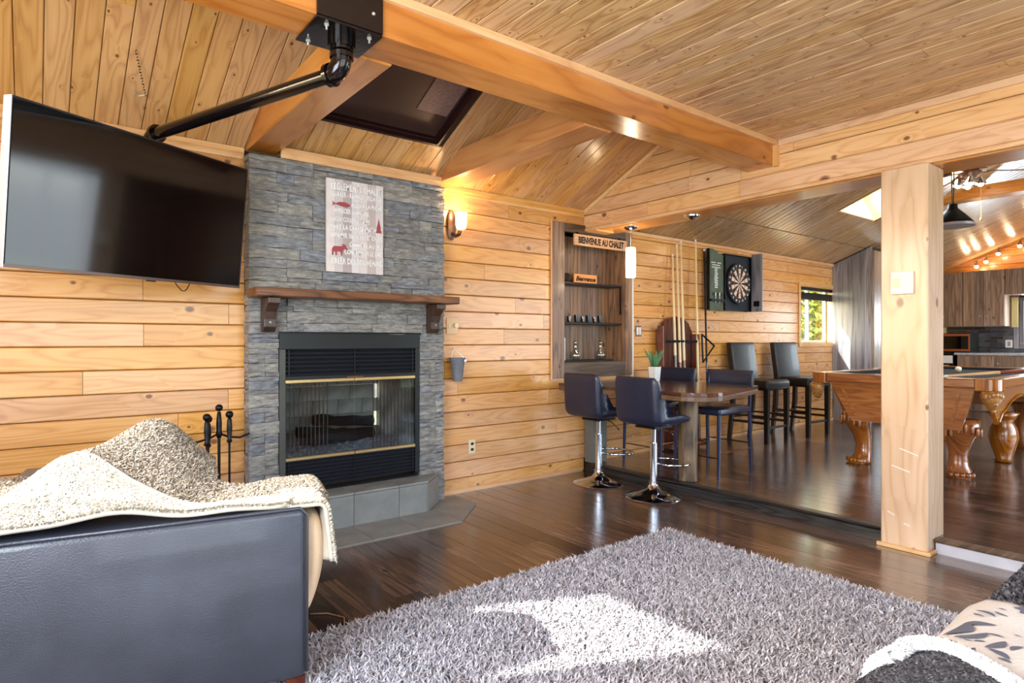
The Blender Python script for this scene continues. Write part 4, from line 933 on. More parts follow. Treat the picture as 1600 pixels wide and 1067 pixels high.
def counter_stool(x, y, lab):
    """faces -X: back at +X side"""
    o = thing('counter_stool', (x, y, ZR), lab, 'bar stool', 'blue-black metal counter stools behind the table'); a = .215
    for (sx, sy) in ((-1, -1), (-1, 1), (1, -1), (1, 1)):
        mb = MB(); zt = .53 if sx < 0 else .80
        mb.tube([(sx*(a+.015), sy*(a-.01), 0), (sx*a, sy*(a-.015), .5)]+([(a+.03, sy*(a-.02), zt)] if sx > 0 else []), [.012, .016]+([.013] if sx > 0 else []), 8); obj('leg', mb, M_bluemetal, o, local=True, smooth='auto')
    mb = MB(); mb.box((-a-.01, -a, .49), (a+.01, a, .55), .018, 3); obj('seat', mb, M_leather2, o, local=True, smooth='auto')
    for zz, (p, q) in ((.20, ((-a-.01, -a+.01), (a+.01, -a+.01))), (.20, ((-a-.01, a-.01), (a+.01, a-.01))), (.16, ((-a-.01, -a+.01), (-a-.01, a-.01))), (.24, ((a+.01, -a+.01), (a+.01, a-.01)))):
        mb = MB(); mb.tube([(p[0], p[1], zz), (q[0], q[1], zz)], .006, 6); obj('footrest', mb, M_chrome, o, local=True)
    mb = MB(); mb.rings([[(a+.018+.02*math.cos(1.2*(2*t-1))-.02, (2*t-1)*(a+.005), .66), (a+.050+.02*math.cos(1.2*(2*t-1))-.02, (2*t-1)*(a+.005), .66), (a+.062+.02*math.cos(1.2*(2*t-1))-.02, (2*t-1)*(a+.005), .83), (a+.030+.02*math.cos(1.2*(2*t-1))-.02, (2*t-1)*(a+.005), .835)] for t in [k/8 for k in range(9)]])
    obj('backrest', mb, M_leather2, o, local=True, smooth=True, mods=[('BEVEL', dict(width=.008, segments=2))])
    return o
d0 = counter_stool(4.42, 2.98, 'blue-black counter stool on the right side of the bar table, nearest')
d1 = copy_tree(d0); d1.location = (4.42, 3.54, ZR); d1['label'] = 'blue-black counter stool behind the potted plant, nearer the wall'
for d_ in (d0, d1): d_.location.x = 4.43
# keep the backs clear of the table edge
def parsons(x, y, lab, rz=0):
    o = thing('leather_bar_chair', (x, y, ZR), lab, 'bar chair', 'tall black leather bar chairs against the wall', rz=rz); a = .20
    for sx in (-1, 1):
        mb = MB(); mb.rings([[(sx*a-.02, -.22-.02, 0), (sx*a+.02, -.24, 0), (sx*a+.02, -.20, 0), (sx*a-.02, -.20, 0)], [(sx*a-.024, -.245, .58), (sx*a+.024, -.245, .58), (sx*a+.024, -.195, .58), (sx*a-.024, -.195, .58)]]); obj('leg', mb, M_espresso, o, local=True)
        mb = MB(); mb.rings([[(sx*a-.02, .20, 0), (sx*a+.02, .20, 0), (sx*a+.02, .235, 0), (sx*a-.02, .235, 0)], [(sx*a-.022, .155, .35), (sx*a+.022, .155, .35), (sx*a+.022, .20, .35), (sx*a-.022, .20, .35)], [(sx*a-.022, .15, .60), (sx*a+.022, .15, .60), (sx*a+.022, .19, .60), (sx*a-.022, .19, .60)]]); obj('leg', mb, M_espresso, o, local=True)
        box('stretcher', (sx*a-.01, -.20, .20), (sx*a+.01, .17, .225), M_espresso, o, local=True)
        box('stretcher', (sx*a-.01, -.20, .27), (sx*a+.01, .165, .29), M_espresso, o, local=True)
    box('stretcher', (-a, -.23, .15), (a, -.21, .175), M_espresso, o, local=True); box('stretcher', (-a, .17, .24), (a, .19, .265), M_espresso, o, local=True)
    mb = MB(); mb.box((-.23, -.25, .555), (.23, .20, .66), .03, 4); obj('seat', mb, M_leather3, o, local=True, smooth='auto')
    mb = MB()
    mb.rings([[(-.23, y0-.035, z), (.23, y0-.035, z), (.23, y0+.035, z), (-.23, y0+.035, z)] for y0, z in ((.15, .56), (.15, .64), (.165, .76), (.185, .9), (.20, 1.02), (.205, 1.06))])
    obj('backrest', mb, M_leather3, o, local=True, smooth=True, mods=[('BEVEL', dict(width=.014, segments=3))])
    return o
p0 = parsons(6.235, 3.635, 'tall black leather bar chair against the wall, left one below the dartboard')
p1 = copy_tree(p0); p1.location = (7.04, 3.58, ZR); p1.rotation_euler = (0, 0, -.06); p1['label'] = 'tall black leather bar chair against the wall, right one before the window'
# plant
pp = thing('potted_succulent', (4.23, 3.42, .802), 'small spiky green succulent in a white pot on the bar table', 'plant')
mb = MB(); mb.box((4.19, 3.38, .8025), (4.27, 3.46, .93), .004)
for v in mb.bm.verts:
    if v.co.z < .85: v.co.x = 4.23+(v.co.x-4.23)*.78; v.co.y = 3.42+(v.co.y-3.42)*.78
obj('pot', mb, M_white, pp)
box('soil', (4.195, 3.385, .92), (4.265, 3.455, .934), M_char, pp)
random.seed(2)
for k in range(22):
    a = random.uniform(0, 2*PI); t = random.uniform(.1, .9); h_ = random.uniform(.10, .16)
    b0 = Vector((4.23+.018*math.cos(a), 3.42+.018*math.sin(a), .93)); b1 = b0+Vector((math.cos(a)*t*.035, math.sin(a)*t*.035, h_*.55)); b2 = b0+Vector((math.cos(a)*t*.085, math.sin(a)*t*.085, h_))
    mb = MB(); mb.tube([b0, b1, b2], [.007, .007, .0012], 5); obj('leaf', mb, M_green, pp, smooth=True)

# ================================================================== CUE RACK, CUES, DARTBOARD
cr = thing('cue_rack', (5.12, 3.85, ZR), 'dark red mahogany cue rack with an arched top standing at the wall', 'cue rack')
arch = [(4.84, .14), (4.84, 1.27), (4.90, 1.275), (4.93, 1.33), (5.00, 1.375), (5.12, 1.40), (5.24, 1.385), (5.34, 1.33), (5.385, 1.26), (5.41, 1.20), (5.41, .14)]
mb = MB(); mb.prism(arch, 3.878, 3.90, 'xz'); obj('back_board', mb, M_mahog, cr)
box('side_post', (4.832, 3.80, .082), (4.862, 3.877, 1.30), M_mahog, cr, .004); box('side_post', (5.385, 3.80, .082), (5.42, 3.877, 1.22), M_mahog, cr, .004)
box('base_shelf', (4.85, 3.70, .10), (5.40, 3.877, .16), M_mahog, cr, .006)
box('cue_rail', (4.863, 3.80, 1.135), (5.384, 3.83, 1.16), M_black, cr, .003)
for k in range(7):
    x = 4.92+k*.07; mb = MB(); mb.tube([(x+.014*math.cos(a), 3.79+.014*math.sin(a), 1.148) for a in [i*PI/5 for i in range(11)]], .005, 6); obj('clip', mb, M_black, cr)
def cue(nm, b, t, mat1, mat2, lab, r0=.019, r1=.0095, cut=.42):
    b, t = Vector(b), Vector(t); o = thing(nm, tuple(b), lab, 'cue', 'pool cues standing in the rack')
    m_ = b.lerp(t, cut); mb = MB(); mb.tube([b, m_], [r0, r0*.8], 10); obj('butt', mb, mat2, o, smooth='auto')
    mb = MB(); mb.tube([m_, t], [r0*.8, r1], 10); obj('shaft', mb, mat1, o, smooth='auto')
    mb = MB(); mb.tube([t, t+(t-b).normalized()*.022], r1*1.1, 8); obj('tip', mb, M_white, o, smooth='auto'); return o
M_cb = plain('dark_cue_butt', '#23100c', .2, coat=.5); M_cp = plain('plum_cue_butt', '#7d3a2e', .25, coat=.5)
cue('pool_cue', (4.995, 3.76, .163), (5.06, 3.866, 2.0), M_cue, M_cb, 'light pool cue standing leftmost in the rack', cut=.46)
cue('pool_cue', (5.075, 3.76, .163), (5.125, 3.866, 2.10), M_cue, M_cp, 'light pool cue standing second from left in the rack', cut=.40)
cue('pool_cue', (5.14, 3.76, .163), (5.19, 3.866, 2.145), M_cue, M_cp, 'light pool cue standing third from left in the rack', cut=.40)
cue('pool_cue', (5.35, 3.76, .163), (5.44, 3.866, 2.185), M_cue, M_cb, 'light pool cue standing alone at the right of the rack, tallest tip', cut=.22)
cue('bridge_stick', (5.455, 3.72, .082), (5.60, 3.872, 2.10), M_black, M_cb, 'black stick leaning against the wall right of the rack', r0=.013, r1=.009)
tr = thing('ball_triangle', (5.46, 3.80, .90), 'black triangle for racking balls hung at the right side of the rack', 'triangle')
for p, q in (((5.44, 3.79, 1.22), (5.66, 3.79, 1.10)), ((5.66, 3.79, 1.10), (5.46, 3.79, .93)), ((5.46, 3.79, .93), (5.44, 3.79, 1.22))):
    mb = MB(); mb.tube([p, q], .011, 4); obj('side', mb, M_black, tr)
# dartboard cabinet
DX, DZ = 6.175, 1.785
db = thing('dartboard_cabinet', (DX, 3.87, 1.49), 'open dark dartboard cabinet with chalk scoreboard doors on the pine wall', 'dartboard cabinet')
box('back_panel', (DX-.25, 3.85, 1.49), (DX+.25, YB-.001, 2.09), plain('cabinet_navy', '#15202b', .7), db)
for a, b in (((DX-.26, 3.825, 1.48), (DX-.248, YB-.001, 2.10)), ((DX+.248, 3.825, 1.48), (DX+.26, YB-.001, 2.10)), ((DX-.248, 3.825, 2.09), (DX+.248, 3.85, 2.10)), ((DX-.248, 3.825, 1.48), (DX+.248, 3.85, 1.49))): box('side', a, b, M_black, db)
M_chalk = plain('green_chalkboard', '#52604e', .7, noise=.25, nscale=8)
mb = MB(); x0, x1 = 5.655, DX-.262
mb.prism([(x0, 1.48), (x1, 1.48), (x1, 2.085), (x1-.08, 2.09), (x0+.13, 2.12), (x0+.05, 2.135), (x0, 2.135)], 3.845, 3.868, 'xz'); dl = obj('door', mb, M_chalk, db)
box('frame_edge', (x0-.014, 3.838, 1.48), (x0-.0005, 3.87, 2.135), M_black, dl); box('dart_holder', (x0+.005, 3.825, 1.575), (x1-.005, 3.8445, 1.60), M_black, dl)
for k in range(5):
    x = x0+.06+k*.036; mb = MB(); mb.tube([(x, 3.833, 1.56), (x, 3.833, 1.64)], .003, 5); mb.box((x-.009, 3.832, 1.635), (x+.009, 3.834, 1.67)); obj('dart', mb, M_white if k % 2 else M_black, dl)
for k in range(13): box('score_mark', (x0+.09+random.uniform(-.01, .01), 3.843, 1.72+k*.018), (x0+.15+random.uniform(-.01, .01), 3.8445, 1.729+k*.018), M_pwhite, dl)
for z_, a, b in ((1.985, .03, .11), (1.985, .14, .21), (1.96, .05, .19), (1.935, .04, .10), (1.935, .14, .20)): box('score_mark', (x0+a, 3.843, z_), (x0+b, 3.8445, z_+.008), M_pwhite, dl)
mb = MB(); Md = Matrix.Translation((DX+.262, 3.83, 0)) @ Matrix.Rotation(math.radians(-88), 4, 'Z'); mb.M = Md; mb.box((0, 0, 1.48), (.13, .018, 2.13), .003); dr = obj('door', mb, M_grey, db)
mb = MB(); mb.M = Md; mb.box((.03, -.010, 1.54), (.10, -.001, 1.60), .004); obj('dart_holder', mb, M_black, dr)
# board: ring segments are single pieces
dbd = thing('dartboard', (DX, 3.84, DZ-.225), 'round black and cream dartboard inside the open cabinet', 'dartboard')
mb = MB(); mb.tube([(DX, 3.849, DZ), (DX, 3.815, DZ)], .225, 40); obj('rim', mb, plain('board_black', '#17151a', .7), dbd, smooth='auto')
M_dk = plain('sector_black', '#1a1513', .7); M_lt = plain('sector_cream', '#e9cdb8', .7); M_rd = plain('sector_red', '#8c2f33', .7); M_gn = plain('sector_green', '#3a5748', .7)
def ringseg(r0, r1, a0, a1, y0, y1, mat, nm):
    n_ = 3; O_ = [(DX+r1*math.cos(a0+(a1-a0)*k/n_), DZ+r1*math.sin(a0+(a1-a0)*k/n_)) for k in range(n_+1)]; I_ = [(DX+r0*math.cos(a0+(a1-a0)*k/n_), DZ+r0*math.sin(a0+(a1-a0)*k/n_)) for k in range(n_, -1, -1)]
    mb = MB(); mb.prism(O_+I_, y0, y1, 'xz'); obj(nm, mb, mat, dbd)
for k in range(20):
    a0 = (k-.5)*PI/10; a1 = a0+PI/10; c_ = k % 2
    ringseg(.016, .098, a0, a1, 3.8125, 3.815, M_lt if c_ else M_dk, 'sector'); ringseg(.107, .162, a0, a1, 3.8125, 3.815, M_lt if c_ else M_dk, 'sector')
    ringseg(.098, .107, a0, a1, 3.812, 3.815, M_gn if c_ else M_rd, 'sector'); ringseg(.162, .170, a0, a1, 3.812, 3.815, M_gn if c_ else M_rd, 'sector')
mb = MB(); mb.tube([(DX, 3.815, DZ), (DX, 3.811, DZ)], .015, 14); obj('bullseye', mb, M_rd, dbd)
for k, s_ in enumerate((6, 13, 4, 18, 1, 20, 5, 12, 9, 14, 11, 8, 16, 7, 19, 3, 17, 2, 15, 10)):
    a = k*PI/10; text('number', str(s_), DX+.196*math.cos(a)-.014, DZ+.196*math.sin(a)-.012, .024, 3.813, M_pwhite, dbd)

# ================================================================== PANTRY, KITCHEN
pt = thing('pantry_cabinet', (9.0, 3.6, ZR), 'tall grey-washed plank pantry cabinet at the end of the pine wall', 'cabinet')
random.seed(14)
y = 3.42
def zc(yy): return G0+s2*(YB-yy)-.015
while y < YB-.02:
    e = min(YB-.002, y+random.choice((.09, .12, .14)))
    mb = MB(); mb.rings([[(8.60, y+.001, ZR+.001), (8.615, y+.001, ZR+.001), (8.615, y+.001, zc(y)), (8.60, y+.001, zc(y))], [(8.60, e-.001, ZR+.001), (8.615, e-.001, ZR+.001), (8.615, e-.001, zc(e)), (8.60, e-.001, zc(e))]]); obj('side_plank', mb, M_grey, pt); y = e
mb = MB(); mb.rings([[(x, 3.421, ZR+.001), (x, YB-.002, ZR+.001), (x, YB-.002, zc(YB)-.01), (x, 3.421, zc(3.421)-.01)] for x in (8.616, 9.5)]); obj('carcass', mb, M_core, pt)
for k in range(2):
    x0 = 8.60+k*.45; dd = thing('x', (0, 0, 0)); bpy.data.objects.remove(dd)
    mb = MB(); mb.box((x0, 3.40, ZR+.08), (x0+.445, 3.4195, 2.33), .002); dd = obj('door', mb, M_kitch, pt)
    for j in range(4): box('door_plank', (x0+.005+j*.109, 3.392, ZR+.085), (x0+.111+j*.109, 3.3995, 2.325), M_kitch, dd, .001)
    mb = MB(); mb.tube([(x0+(.40 if k == 0 else .05), 3.382, 1.2), (x0+(.40 if k == 0 else .05), 3.382, 1.34)], .006, 6); obj('door_handle', mb, M_black, dd)
XK = 11.65
def cab(x0, x1, y0, y1, z0, z1, n_, nm, lab, knob=True, low=True, grp=None):
    """front faces -X, n_ doors along y"""
    o = thing(nm, ((x0+x1)/2, (y0+y1)/2, z0), lab, 'cabinet', grp); box('carcass', (x0+.02, y0, z0), (x1, y1, z1), M_kitch, o, .002)
    w = (y1-y0)/n_
    for k in range(n_):
        a, b = y0+k*w+.004, y0+(k+1)*w-.004; d_ = box('door', (x0+.008, a, z0+.01), (x0+.0195, b, z1-.01), M_kitch, o)
        m_ = 3
        for j in range(m_): box('door_plank', (x0, a+(b-a)*j/m_+.001, z0+.012), (x0+.0075, a+(b-a)*(j+1)/m_-.001, z1-.012), M_kitch, d_, .001)
        if knob: 
            yk = a+.04 if k % 2 else b-.04; mb = MB(); mb.ball((x0-.014, yk, z0+.16 if low else z1-.12), .014, 10, 6); obj('knob', mb, M_bolt, d_)
    return o
cab(XK, 11.998, 3.29, 3.60, 1.375, 2.245, 1, 'upper_cabinet', 'honey brown left upper kitchen cabinet', grp='upper kitchen cabinets')
cab(XK, 11.998, 2.755, 3.287, 1.375, 2.245, 2, 'upper_cabinet', 'double-door upper kitchen cabinet over the microwave end of the counter', grp='upper kitchen cabinets')
cab(XK, 11.998, 1.0, 2.752, 1.85, 2.245, 4, 'upper_cabinet', 'short upper kitchen cabinet above the kitchen window', knob=False, grp='upper kitchen cabinets')
cab(11.42, 11.998, -.5, 3.30, ZR+.001, .93, 8, 'base_cabinet', 'long row of brown base kitchen cabinets under the pale worktop', low=False)
tag(box('worktop', (11.38, -.5, .931), (11.999, 3.33, .966), plain('pale_worktop', '#b9bcc2', .25, coat=.4, noise=.15, nscale=40), bev=.004), 'pale grey kitchen worktop along the far wall', 'worktop')
bs = thing('backsplash', (11.995, 2.6, .967), 'dark blue-grey brick mosaic backsplash behind the microwave', 'backsplash')
random.seed(17); MS = [plain('mosaic_tile', c, .3, coat=.4, noise=.3, nscale=15) for c in ('#2a313b', '#3f4754', '#23262b', '#4c505a', '#323a40')]
for k in range(8):
    y = 1.0+(.07 if k % 2 else 0)
    z0 = .967+k*.051
    while y < 3.6:
        e = min(3.6, y+.155)
        if z0+.049 < 1.374 and z0 > 1.02 and y < KW[1]+.061: y_ = KW[1]+.062
        else: y_ = y
        if z0+.049 < 1.374 and e-y_ > .02: box('tile', (11.989, y_+.002, z0), (11.9985, e-.002, z0+.048), random.choice(MS), bs, .001)
        y = e
mw = thing('microwave', (11.7, 3.35, .967), 'black microwave with a copper coloured surround on the worktop', 'microwave')
M_cop = plain('copper_trim', '#a8643a', .35, .6)
box('body', (11.56, 3.17, .9675), (11.97, 3.60, 1.27), M_black, mw, .004)
for a, b in (((11.548, 3.17, .985), (11.559, 3.60, 1.02)), ((11.548, 3.17, 1.225), (11.559, 3.60, 1.262)), ((11.548, 3.17, 1.021), (11.559, 3.19, 1.224))): box('trim', a, b, M_cop, mw, .002)
box('door_glass', (11.55, 3.285, 1.022), (11.559, 3.60, 1.224), M_screen, mw); box('control_panel', (11.55, 3.192, 1.022), (11.559, 3.28, 1.224), M_tvb, mw)
o = thing('kitchen_outlet', (11.985, 2.78, 1.05), 'white outlet plate on the dark backsplash', 'outlet'); box('plate', (11.981, 2.735, 1.045), (11.9885, 2.825, 1.165), M_white, o, .002); box('socket', (11.979, 2.762, 1.07), (11.9808, 2.798, 1.14), M_grout, o)
st = thing('stove', (11.7, 3.58, ZR), 'black and white stove at the left end of the worktop', 'stove')
box('body', (11.40, 3.345, ZR+.001), (11.985, 3.90, .93), M_black, st, .004); box('oven_door', (11.385, 3.36, .25), (11.399, 3.885, .78), M_screen, st); box('cooktop', (11.39, 3.345, .931), (11.985, 3.90, .95), M_black, st); box('control_panel', (11.385, 3.35, .80), (11.399, 3.895, .92), M_white, st)
mb = MB(); mb.tube([(11.36, 3.38, .76), (11.36, 3.87, .76)], .012, 8); obj('oven_handle', mb, M_chrome, st)
r, bx = window_frame('window_6', 'x', 12.06, KW[0], KW[1], KW[2], KW[3], w=.05, d=.05, mull=1, mat=M_grey)
bx('pane', KW[0]+.05, KW[1]-.05, KW[2]+.05, KW[3]-.05, M_winglass, .006)
for a, b in (((11.975, KW[1]+.001, KW[2]-.05), (11.9985, KW[1]+.06, KW[3]+.02)), ((11.975, KW[0], KW[2]-.05), (11.9985, KW[1], KW[2]-.001))): box('casing', a, b, M_grey, r, .002)
ku = thing('curtain', (11.93, 2.72, 1.36), 'narrow pale yellow curtain left of the kitchen window', 'curtain')
mb = MB(); mb.grid(lambda u, v: (11.95+.01*math.sin(u*22), 2.655+.09*u, 1.36+.46*v), 20, 4); obj('cloth', mb, plain('yellow_cloth', '#e6d79a', .9), ku, smooth=True, mods=[('SOLIDIFY', dict(thickness=.003))])
# door glimpsed left of the kitchen cabinets
dr_ = thing('door_1', (11.99, 3.76, ZR), kind='structure')
box('door_panel', (11.975, 3.615, ZR+.85), (11.9985, 3.90, 2.0), plain('pale_yellow_door', '#d8cf9a', .6), dr_) if False else None
lw = box('glass_panel', (11.97, 3.612, .96), (11.9985, 3.70, 2.02), plain('pale_curtain', '#d9d2a2', .8, noise=.1), dr_)
box('frame', (11.965, 3.70, ZR+.001), (11.9985, 3.74, 2.1), M_kitch, dr_); box('frame', (11.965, 3.605, 2.021), (11.9985, 3.699, 2.1), M_kitch, dr_)
# track lights
tk = thing('track_light', (11.93, 2.85, 2.40), 'track of small lit spot lamps across the kitchen gable', 'track light')
Pk = [(11.90, 3.22, 2.41), (11.88, 3.0, 2.50), (11.88, 2.8, 2.60), (11.88, 2.5, 2.69), (11.88, 2.1, 2.74)]
mb = MB(); mb.tube(Pk, .008, 6); obj('rail', mb, M_bronze, tk)
for (y, z) in ((3.165, 2.345), (3.04, 2.41), (2.885, 2.52), (2.62, 2.61), (2.3, 2.66)):
    mb = MB(); mb.tube([(11.885, y, z+.085), (11.87, y, z+.03)], .007, 6); mb.lathe([(.012, .045), (.028, .02), (.032, -.005)], (11.865, y, z), 12); sp_ = obj('spot_head', mb, M_bronze, tk, smooth='auto')
    mb = MB(); mb.ball((11.86, y, z-.012), .03, 12, 8); obj('bulb', mb, M_bulb, sp_, smooth=True)
    lamp('spot_bulb', 'POINT', (11.78, y, z-.04), 1.6, (1, .75, .45), radius=.03)
# ceiling fan
fn = thing('ceiling_fan', (7.35, 2.02, 2.70), 'ceiling fan with dark blades and lit bulbs over the games room', 'ceiling fan'); FXc, FYc = 7.35, 2.02
mb = MB(); mb.tube([(FXc, FYc, 2.95), (FXc, FYc, 2.85)], .015, 8); mb.lathe([(.05, .0), (.06, -.03), (.02, -.05)], (FXc, FYc, 2.95), 16); obj('down_rod', mb, M_bronze, fn)
mb = MB(); mb.lathe([(.03, .0), (.09, -.02), (.10, -.06), (.07, -.10), (.04, -.12)], (FXc, FYc, 2.88), 20); obj('motor', mb, M_bronze, fn, smooth='auto')
M_blade = wood('fan_blade', 'X', ('#5a3a26', '#3c2416', '#22130b'), knots=0)
for k in range(5):
    a = k*2*PI/5+1.75; mb = MB(); mb.M = Matrix.Translation((FXc, FYc, 2.84)) @ Matrix.Rotation(a, 4, 'Z') @ Matrix.Rotation(.2, 4, 'X')
    mb.prism([(.14, -.035), (.2, -.055), (.52, -.065), (.56, -.03), (.56, .03), (.52, .065), (.2, .055), (.14, .035)], -.004, .004, 'xy'); obj('blade', mb, M_blade, fn)
    mb = MB(); mb.M = Matrix.Translation((FXc, FYc, 2.83)) @ Matrix.Rotation(a, 4, 'Z'); mb.box((.07, -.012, -.004), (.18, .012, .004)); obj('blade_arm', mb, M_bronze, fn)
for k in range(4):
    a = k*PI/2+.4; bx_, by_ = FXc+.09*math.cos(a), FYc+.09*math.sin(a)
    mb = MB(); mb.tube([(FXc, FYc, 2.76), (bx_, by_, 2.75)], .01, 8); mb.lathe([(.02, .02), (.045, -.03), (.05, -.05)], (bx_, by_, 2.75), 14, caps=False); sp_ = obj('lamp_arm', mb, M_chrome, fn, smooth='auto')
    mb = MB(); mb.ball((bx_, by_, 2.705), .028, 12, 8); obj('bulb', mb, M_bulb, sp_, smooth=True)
lamp('fan_bulbs', 'POINT', (FXc, FYc, 2.42), 10, (1, .78, .5), radius=.08)
mb = MB(); mb.tube([(FXc+.02, FYc-.09, 2.74), (FXc+.02, FYc-.09, 2.36)], .002, 5); mb.ball((FXc+.02, FYc-.09, 2.35), .012, 8, 6, (1, 1, 1.6)); obj('pull_chain', mb, M_signw, fn)
# billiard lamp
blp = thing('billiard_lamp', (6.6, 1.94, 2.19), 'dark metal billiard lamp with pale rim hanging over the pool table', 'pendant lamp')
mb = MB(); mb.lathe([(.165, 0), (.15, .03), (.07, .12), (.04, .15), (.035, .19), (.001, .195)], (6.6, 1.94, 2.205), 28, caps=False); obj('shade', mb, M_black, blp, smooth='auto', mods=[('SOLIDIFY', dict(thickness=.004))])
mb = MB(); mb.lathe([(.162, .0), (.17, .0), (.168, .022), (.16, .022)], (6.6, 1.94, 2.19), 28); obj('rim', mb, M_silver, blp, smooth='auto')
for dx in (-.05, .05):
    mb = MB(); mb.tube([(6.6+dx*.3, 1.94, 2.39), (6.6+dx, 1.94, 2.96)], .005, 6); obj('chain', mb, M_black, blp)

# ================================================================== POOL TABLE
po = thing('pool_table', (6.8, 2.02, ZR), 'carved oak pool table with black cloth and claw-foot legs', 'pool table')
TX0, TX1, TY0, TY1, TZ = 5.50, 8.12, 1.34, 2.70, .872
w = .12
mb = MB(); mb.box((TX0+w, TY0+w, TZ-.05), (TX1-w, TY1-w, TZ-.028)); obj('playing_cloth', mb, M_cloth, po)
def rail(a, b, mat):
    mb = MB(); mb.box(a, b, .012, 2); obj('rail', mb, mat, po)
rail((TX0, TY0+.14, TZ-.075), (TX0+w, TY1-.14, TZ), M_oakY); rail((TX1-w, TY0+.14, TZ-.075), (TX1, TY1-.14, TZ), M_oakY)
for ya in (TY0, TY1-w):
    rail((TX0+.14, ya, TZ-.075), (6.70, ya+w, TZ), M_oak); rail((6.92, ya, TZ-.075), (TX1-.14, ya+w, TZ), M_oak)
for a, b in (((TX0+w, TY0+.19, TZ-.03), (TX0+w+.04, TY1-.19, TZ-.004)), ((TX1-w-.04, TY0+.19, TZ-.03), (TX1-w, TY1-.19, TZ-.004)), ((TX0+.2, TY0+w, TZ-.03), (6.7, TY0+w+.04, TZ-.004)), ((6.92, TY0+w, TZ-.03), (TX1-.2, TY0+w+.04, TZ-.004)), ((TX0+.2, TY1-w-.04, TZ-.03), (6.7, TY1-w, TZ-.004)), ((6.92, TY1-w-.04, TZ-.03), (TX1-.2, TY1-w, TZ-.004))):
    box('cushion', a, b, M_cloth, po, .006)
# corner blocks with carved shells
for cx_ in (TX0, TX1):
    for cy_ in (TY0, TY1):
        sx, sy = (1 if cx_ == TX0 else -1), (1 if cy_ == TY0 else -1)
        pts = [(cx_+sx*(.14-.14*math.cos(a))-sx*.012, cy_+sy*(.14-.14*math.sin(a))-sy*.012) for a in [k*PI/16 for k in range(9)]]
        pts = [(cx_-sx*.012, cy_+sy*.138)]+[(cx_+sx*.09-sx*.10*math.cos(a), cy_+sy*.09-sy*.10*math.sin(a)) for a in [k*PI/16 for k in range(1, 8)]]+[(cx_+sx*.138, cy_-sy*.012), (cx_+sx*.138, cy_+sy*.10), (cx_+sx*.10, cy_+sy*.138)]
        mb = MB(); mb.prism(pts, TZ-.09, TZ+.002, 'xy'); cb = obj('corner_block', mb, M_oakZ, po, mods=[('BEVEL', dict(width=.006, segments=2))])
        cx2, cy2 = cx_+sx*.045, cy_+sy*.045; dirv = Vector((-sx, -sy, 0)).normalized(); side = Vector((-dirv.y, dirv.x, 0))
        mb = MB(); 
        mb.rings([[tuple(Vector((cx2, cy2, TZ-.09-zz))+side*(ww*math.cos(t))+dirv*(dd*math.sin(t)-.0)) for t in [i*2*PI/14 for i in range(14)]] for zz, ww, dd in ((0, .07, .045), (.03, .078, .055), (.07, .066, .05), (.11, .04, .036), (.14, .02, .022))])
        for a in range(7):
            t = (a-3)*.38; mb.ball(tuple(Vector((cx2, cy2, TZ-.125))+side*(.058*math.sin(t))+dirv*(.045*math.cos(t)+.004)+Vector((0, 0, .012*math.cos(2*t)))), .015, 7, 5, (1, 1, 1.6))
        mb.ball(tuple(Vector((cx2, cy2, TZ-.185))+dirv*.03), .02, 8, 6); mb.ball(tuple(Vector((cx2, cy2, TZ-.235))+dirv*.012), .018, 8, 6)
        obj('carved_shell', mb, plain('gilded_oak', '#a8753a', .3, coat=.6, noise=.4, nscale=40) if cx_ == TX0 and cy_ == TY0 else bpy.data.materials['gilded_oak'], cb, smooth=True)
for ya, sy in ((TY0, -1), (TY1, 1)):
    mb = MB(); mb.prism([(6.705, ya), (6.74, ya+sy*.012), (6.88, ya+sy*.012), (6.915, ya), (6.915, ya-sy*.06), (6.705, ya-sy*.06)], TZ-.08, TZ+.001, 'xy'); obj('side_pocket', mb, M_oakZ, po)
# cabinet: end panels are trapezoids, long sides arched aprons
zt, zb = TZ-.0755, .47
ex = TX0+.07
for xx, s_ in ((TX0+.05, 1), (TX1-.05, -1)):
    mb = MB(); mb.prism([(TY0+.15, zt), (TY1-.15, zt), (TY1-.33, zb), (TY0+.24, zb)], xx, xx+s_*.03, 'yz'); e_ = obj('end_panel', mb, M_oakY, po)
    mb = MB()
    o1 = [(TY0+.24, zt-.04), (TY1-.24, zt-.04), (TY1-.36, zb+.045), (TY0+.29, zb+.045)]; i1 = [(TY0+.265, zt-.055), (TY1-.265, zt-.055), (TY1-.375, zb+.06), (TY0+.305, zb+.06)]
    for k in range(4):
        a_, b_, c_, d_ = o1[k], o1[(k+1) % 4], i1[(k+1) % 4], i1[k]; mb.prism([a_, b_, c_, d_], xx-s_*.008, xx-s_*.0005, 'yz')
    obj('moulding', mb, M_oakY, e_)
for ya, s_ in ((TY0+.10, 1), (TY1-.10, -1)):
    lo = [(TX0+.42, .50), (TX0+.50, .56), (TX0+.60, .585), (TX0+.75, .64), (TX0+.95, .68), (TX0+1.10, .685), (TX0+1.2, .66), (6.81, .60)]
    lo = lo+[(2*6.81-x, z) for x, z in lo[-2::-1]]
    mb = MB(); mb.prism([(TX0+.16, zt)]+lo+[(TX1-.16, zt)], ya, ya+s_*.03, 'xz'); e_ = obj('side_panel', mb, M_oak, po)
    mb = MB()
    mb.tube([(x, ya-s_*.006, z+.02) for x, z in lo], .008, 6); obj('moulding', mb, M_oak, e_)
    mb = MB()
    for k in range(6): mb.ball((6.74+.026*k, ya-s_*.004, .69+.018*math.sin(k*2.2)), .022, 8, 5, (1, .5, 1.8))
    obj('carving', mb, M_oakZ, e_, smooth=True)
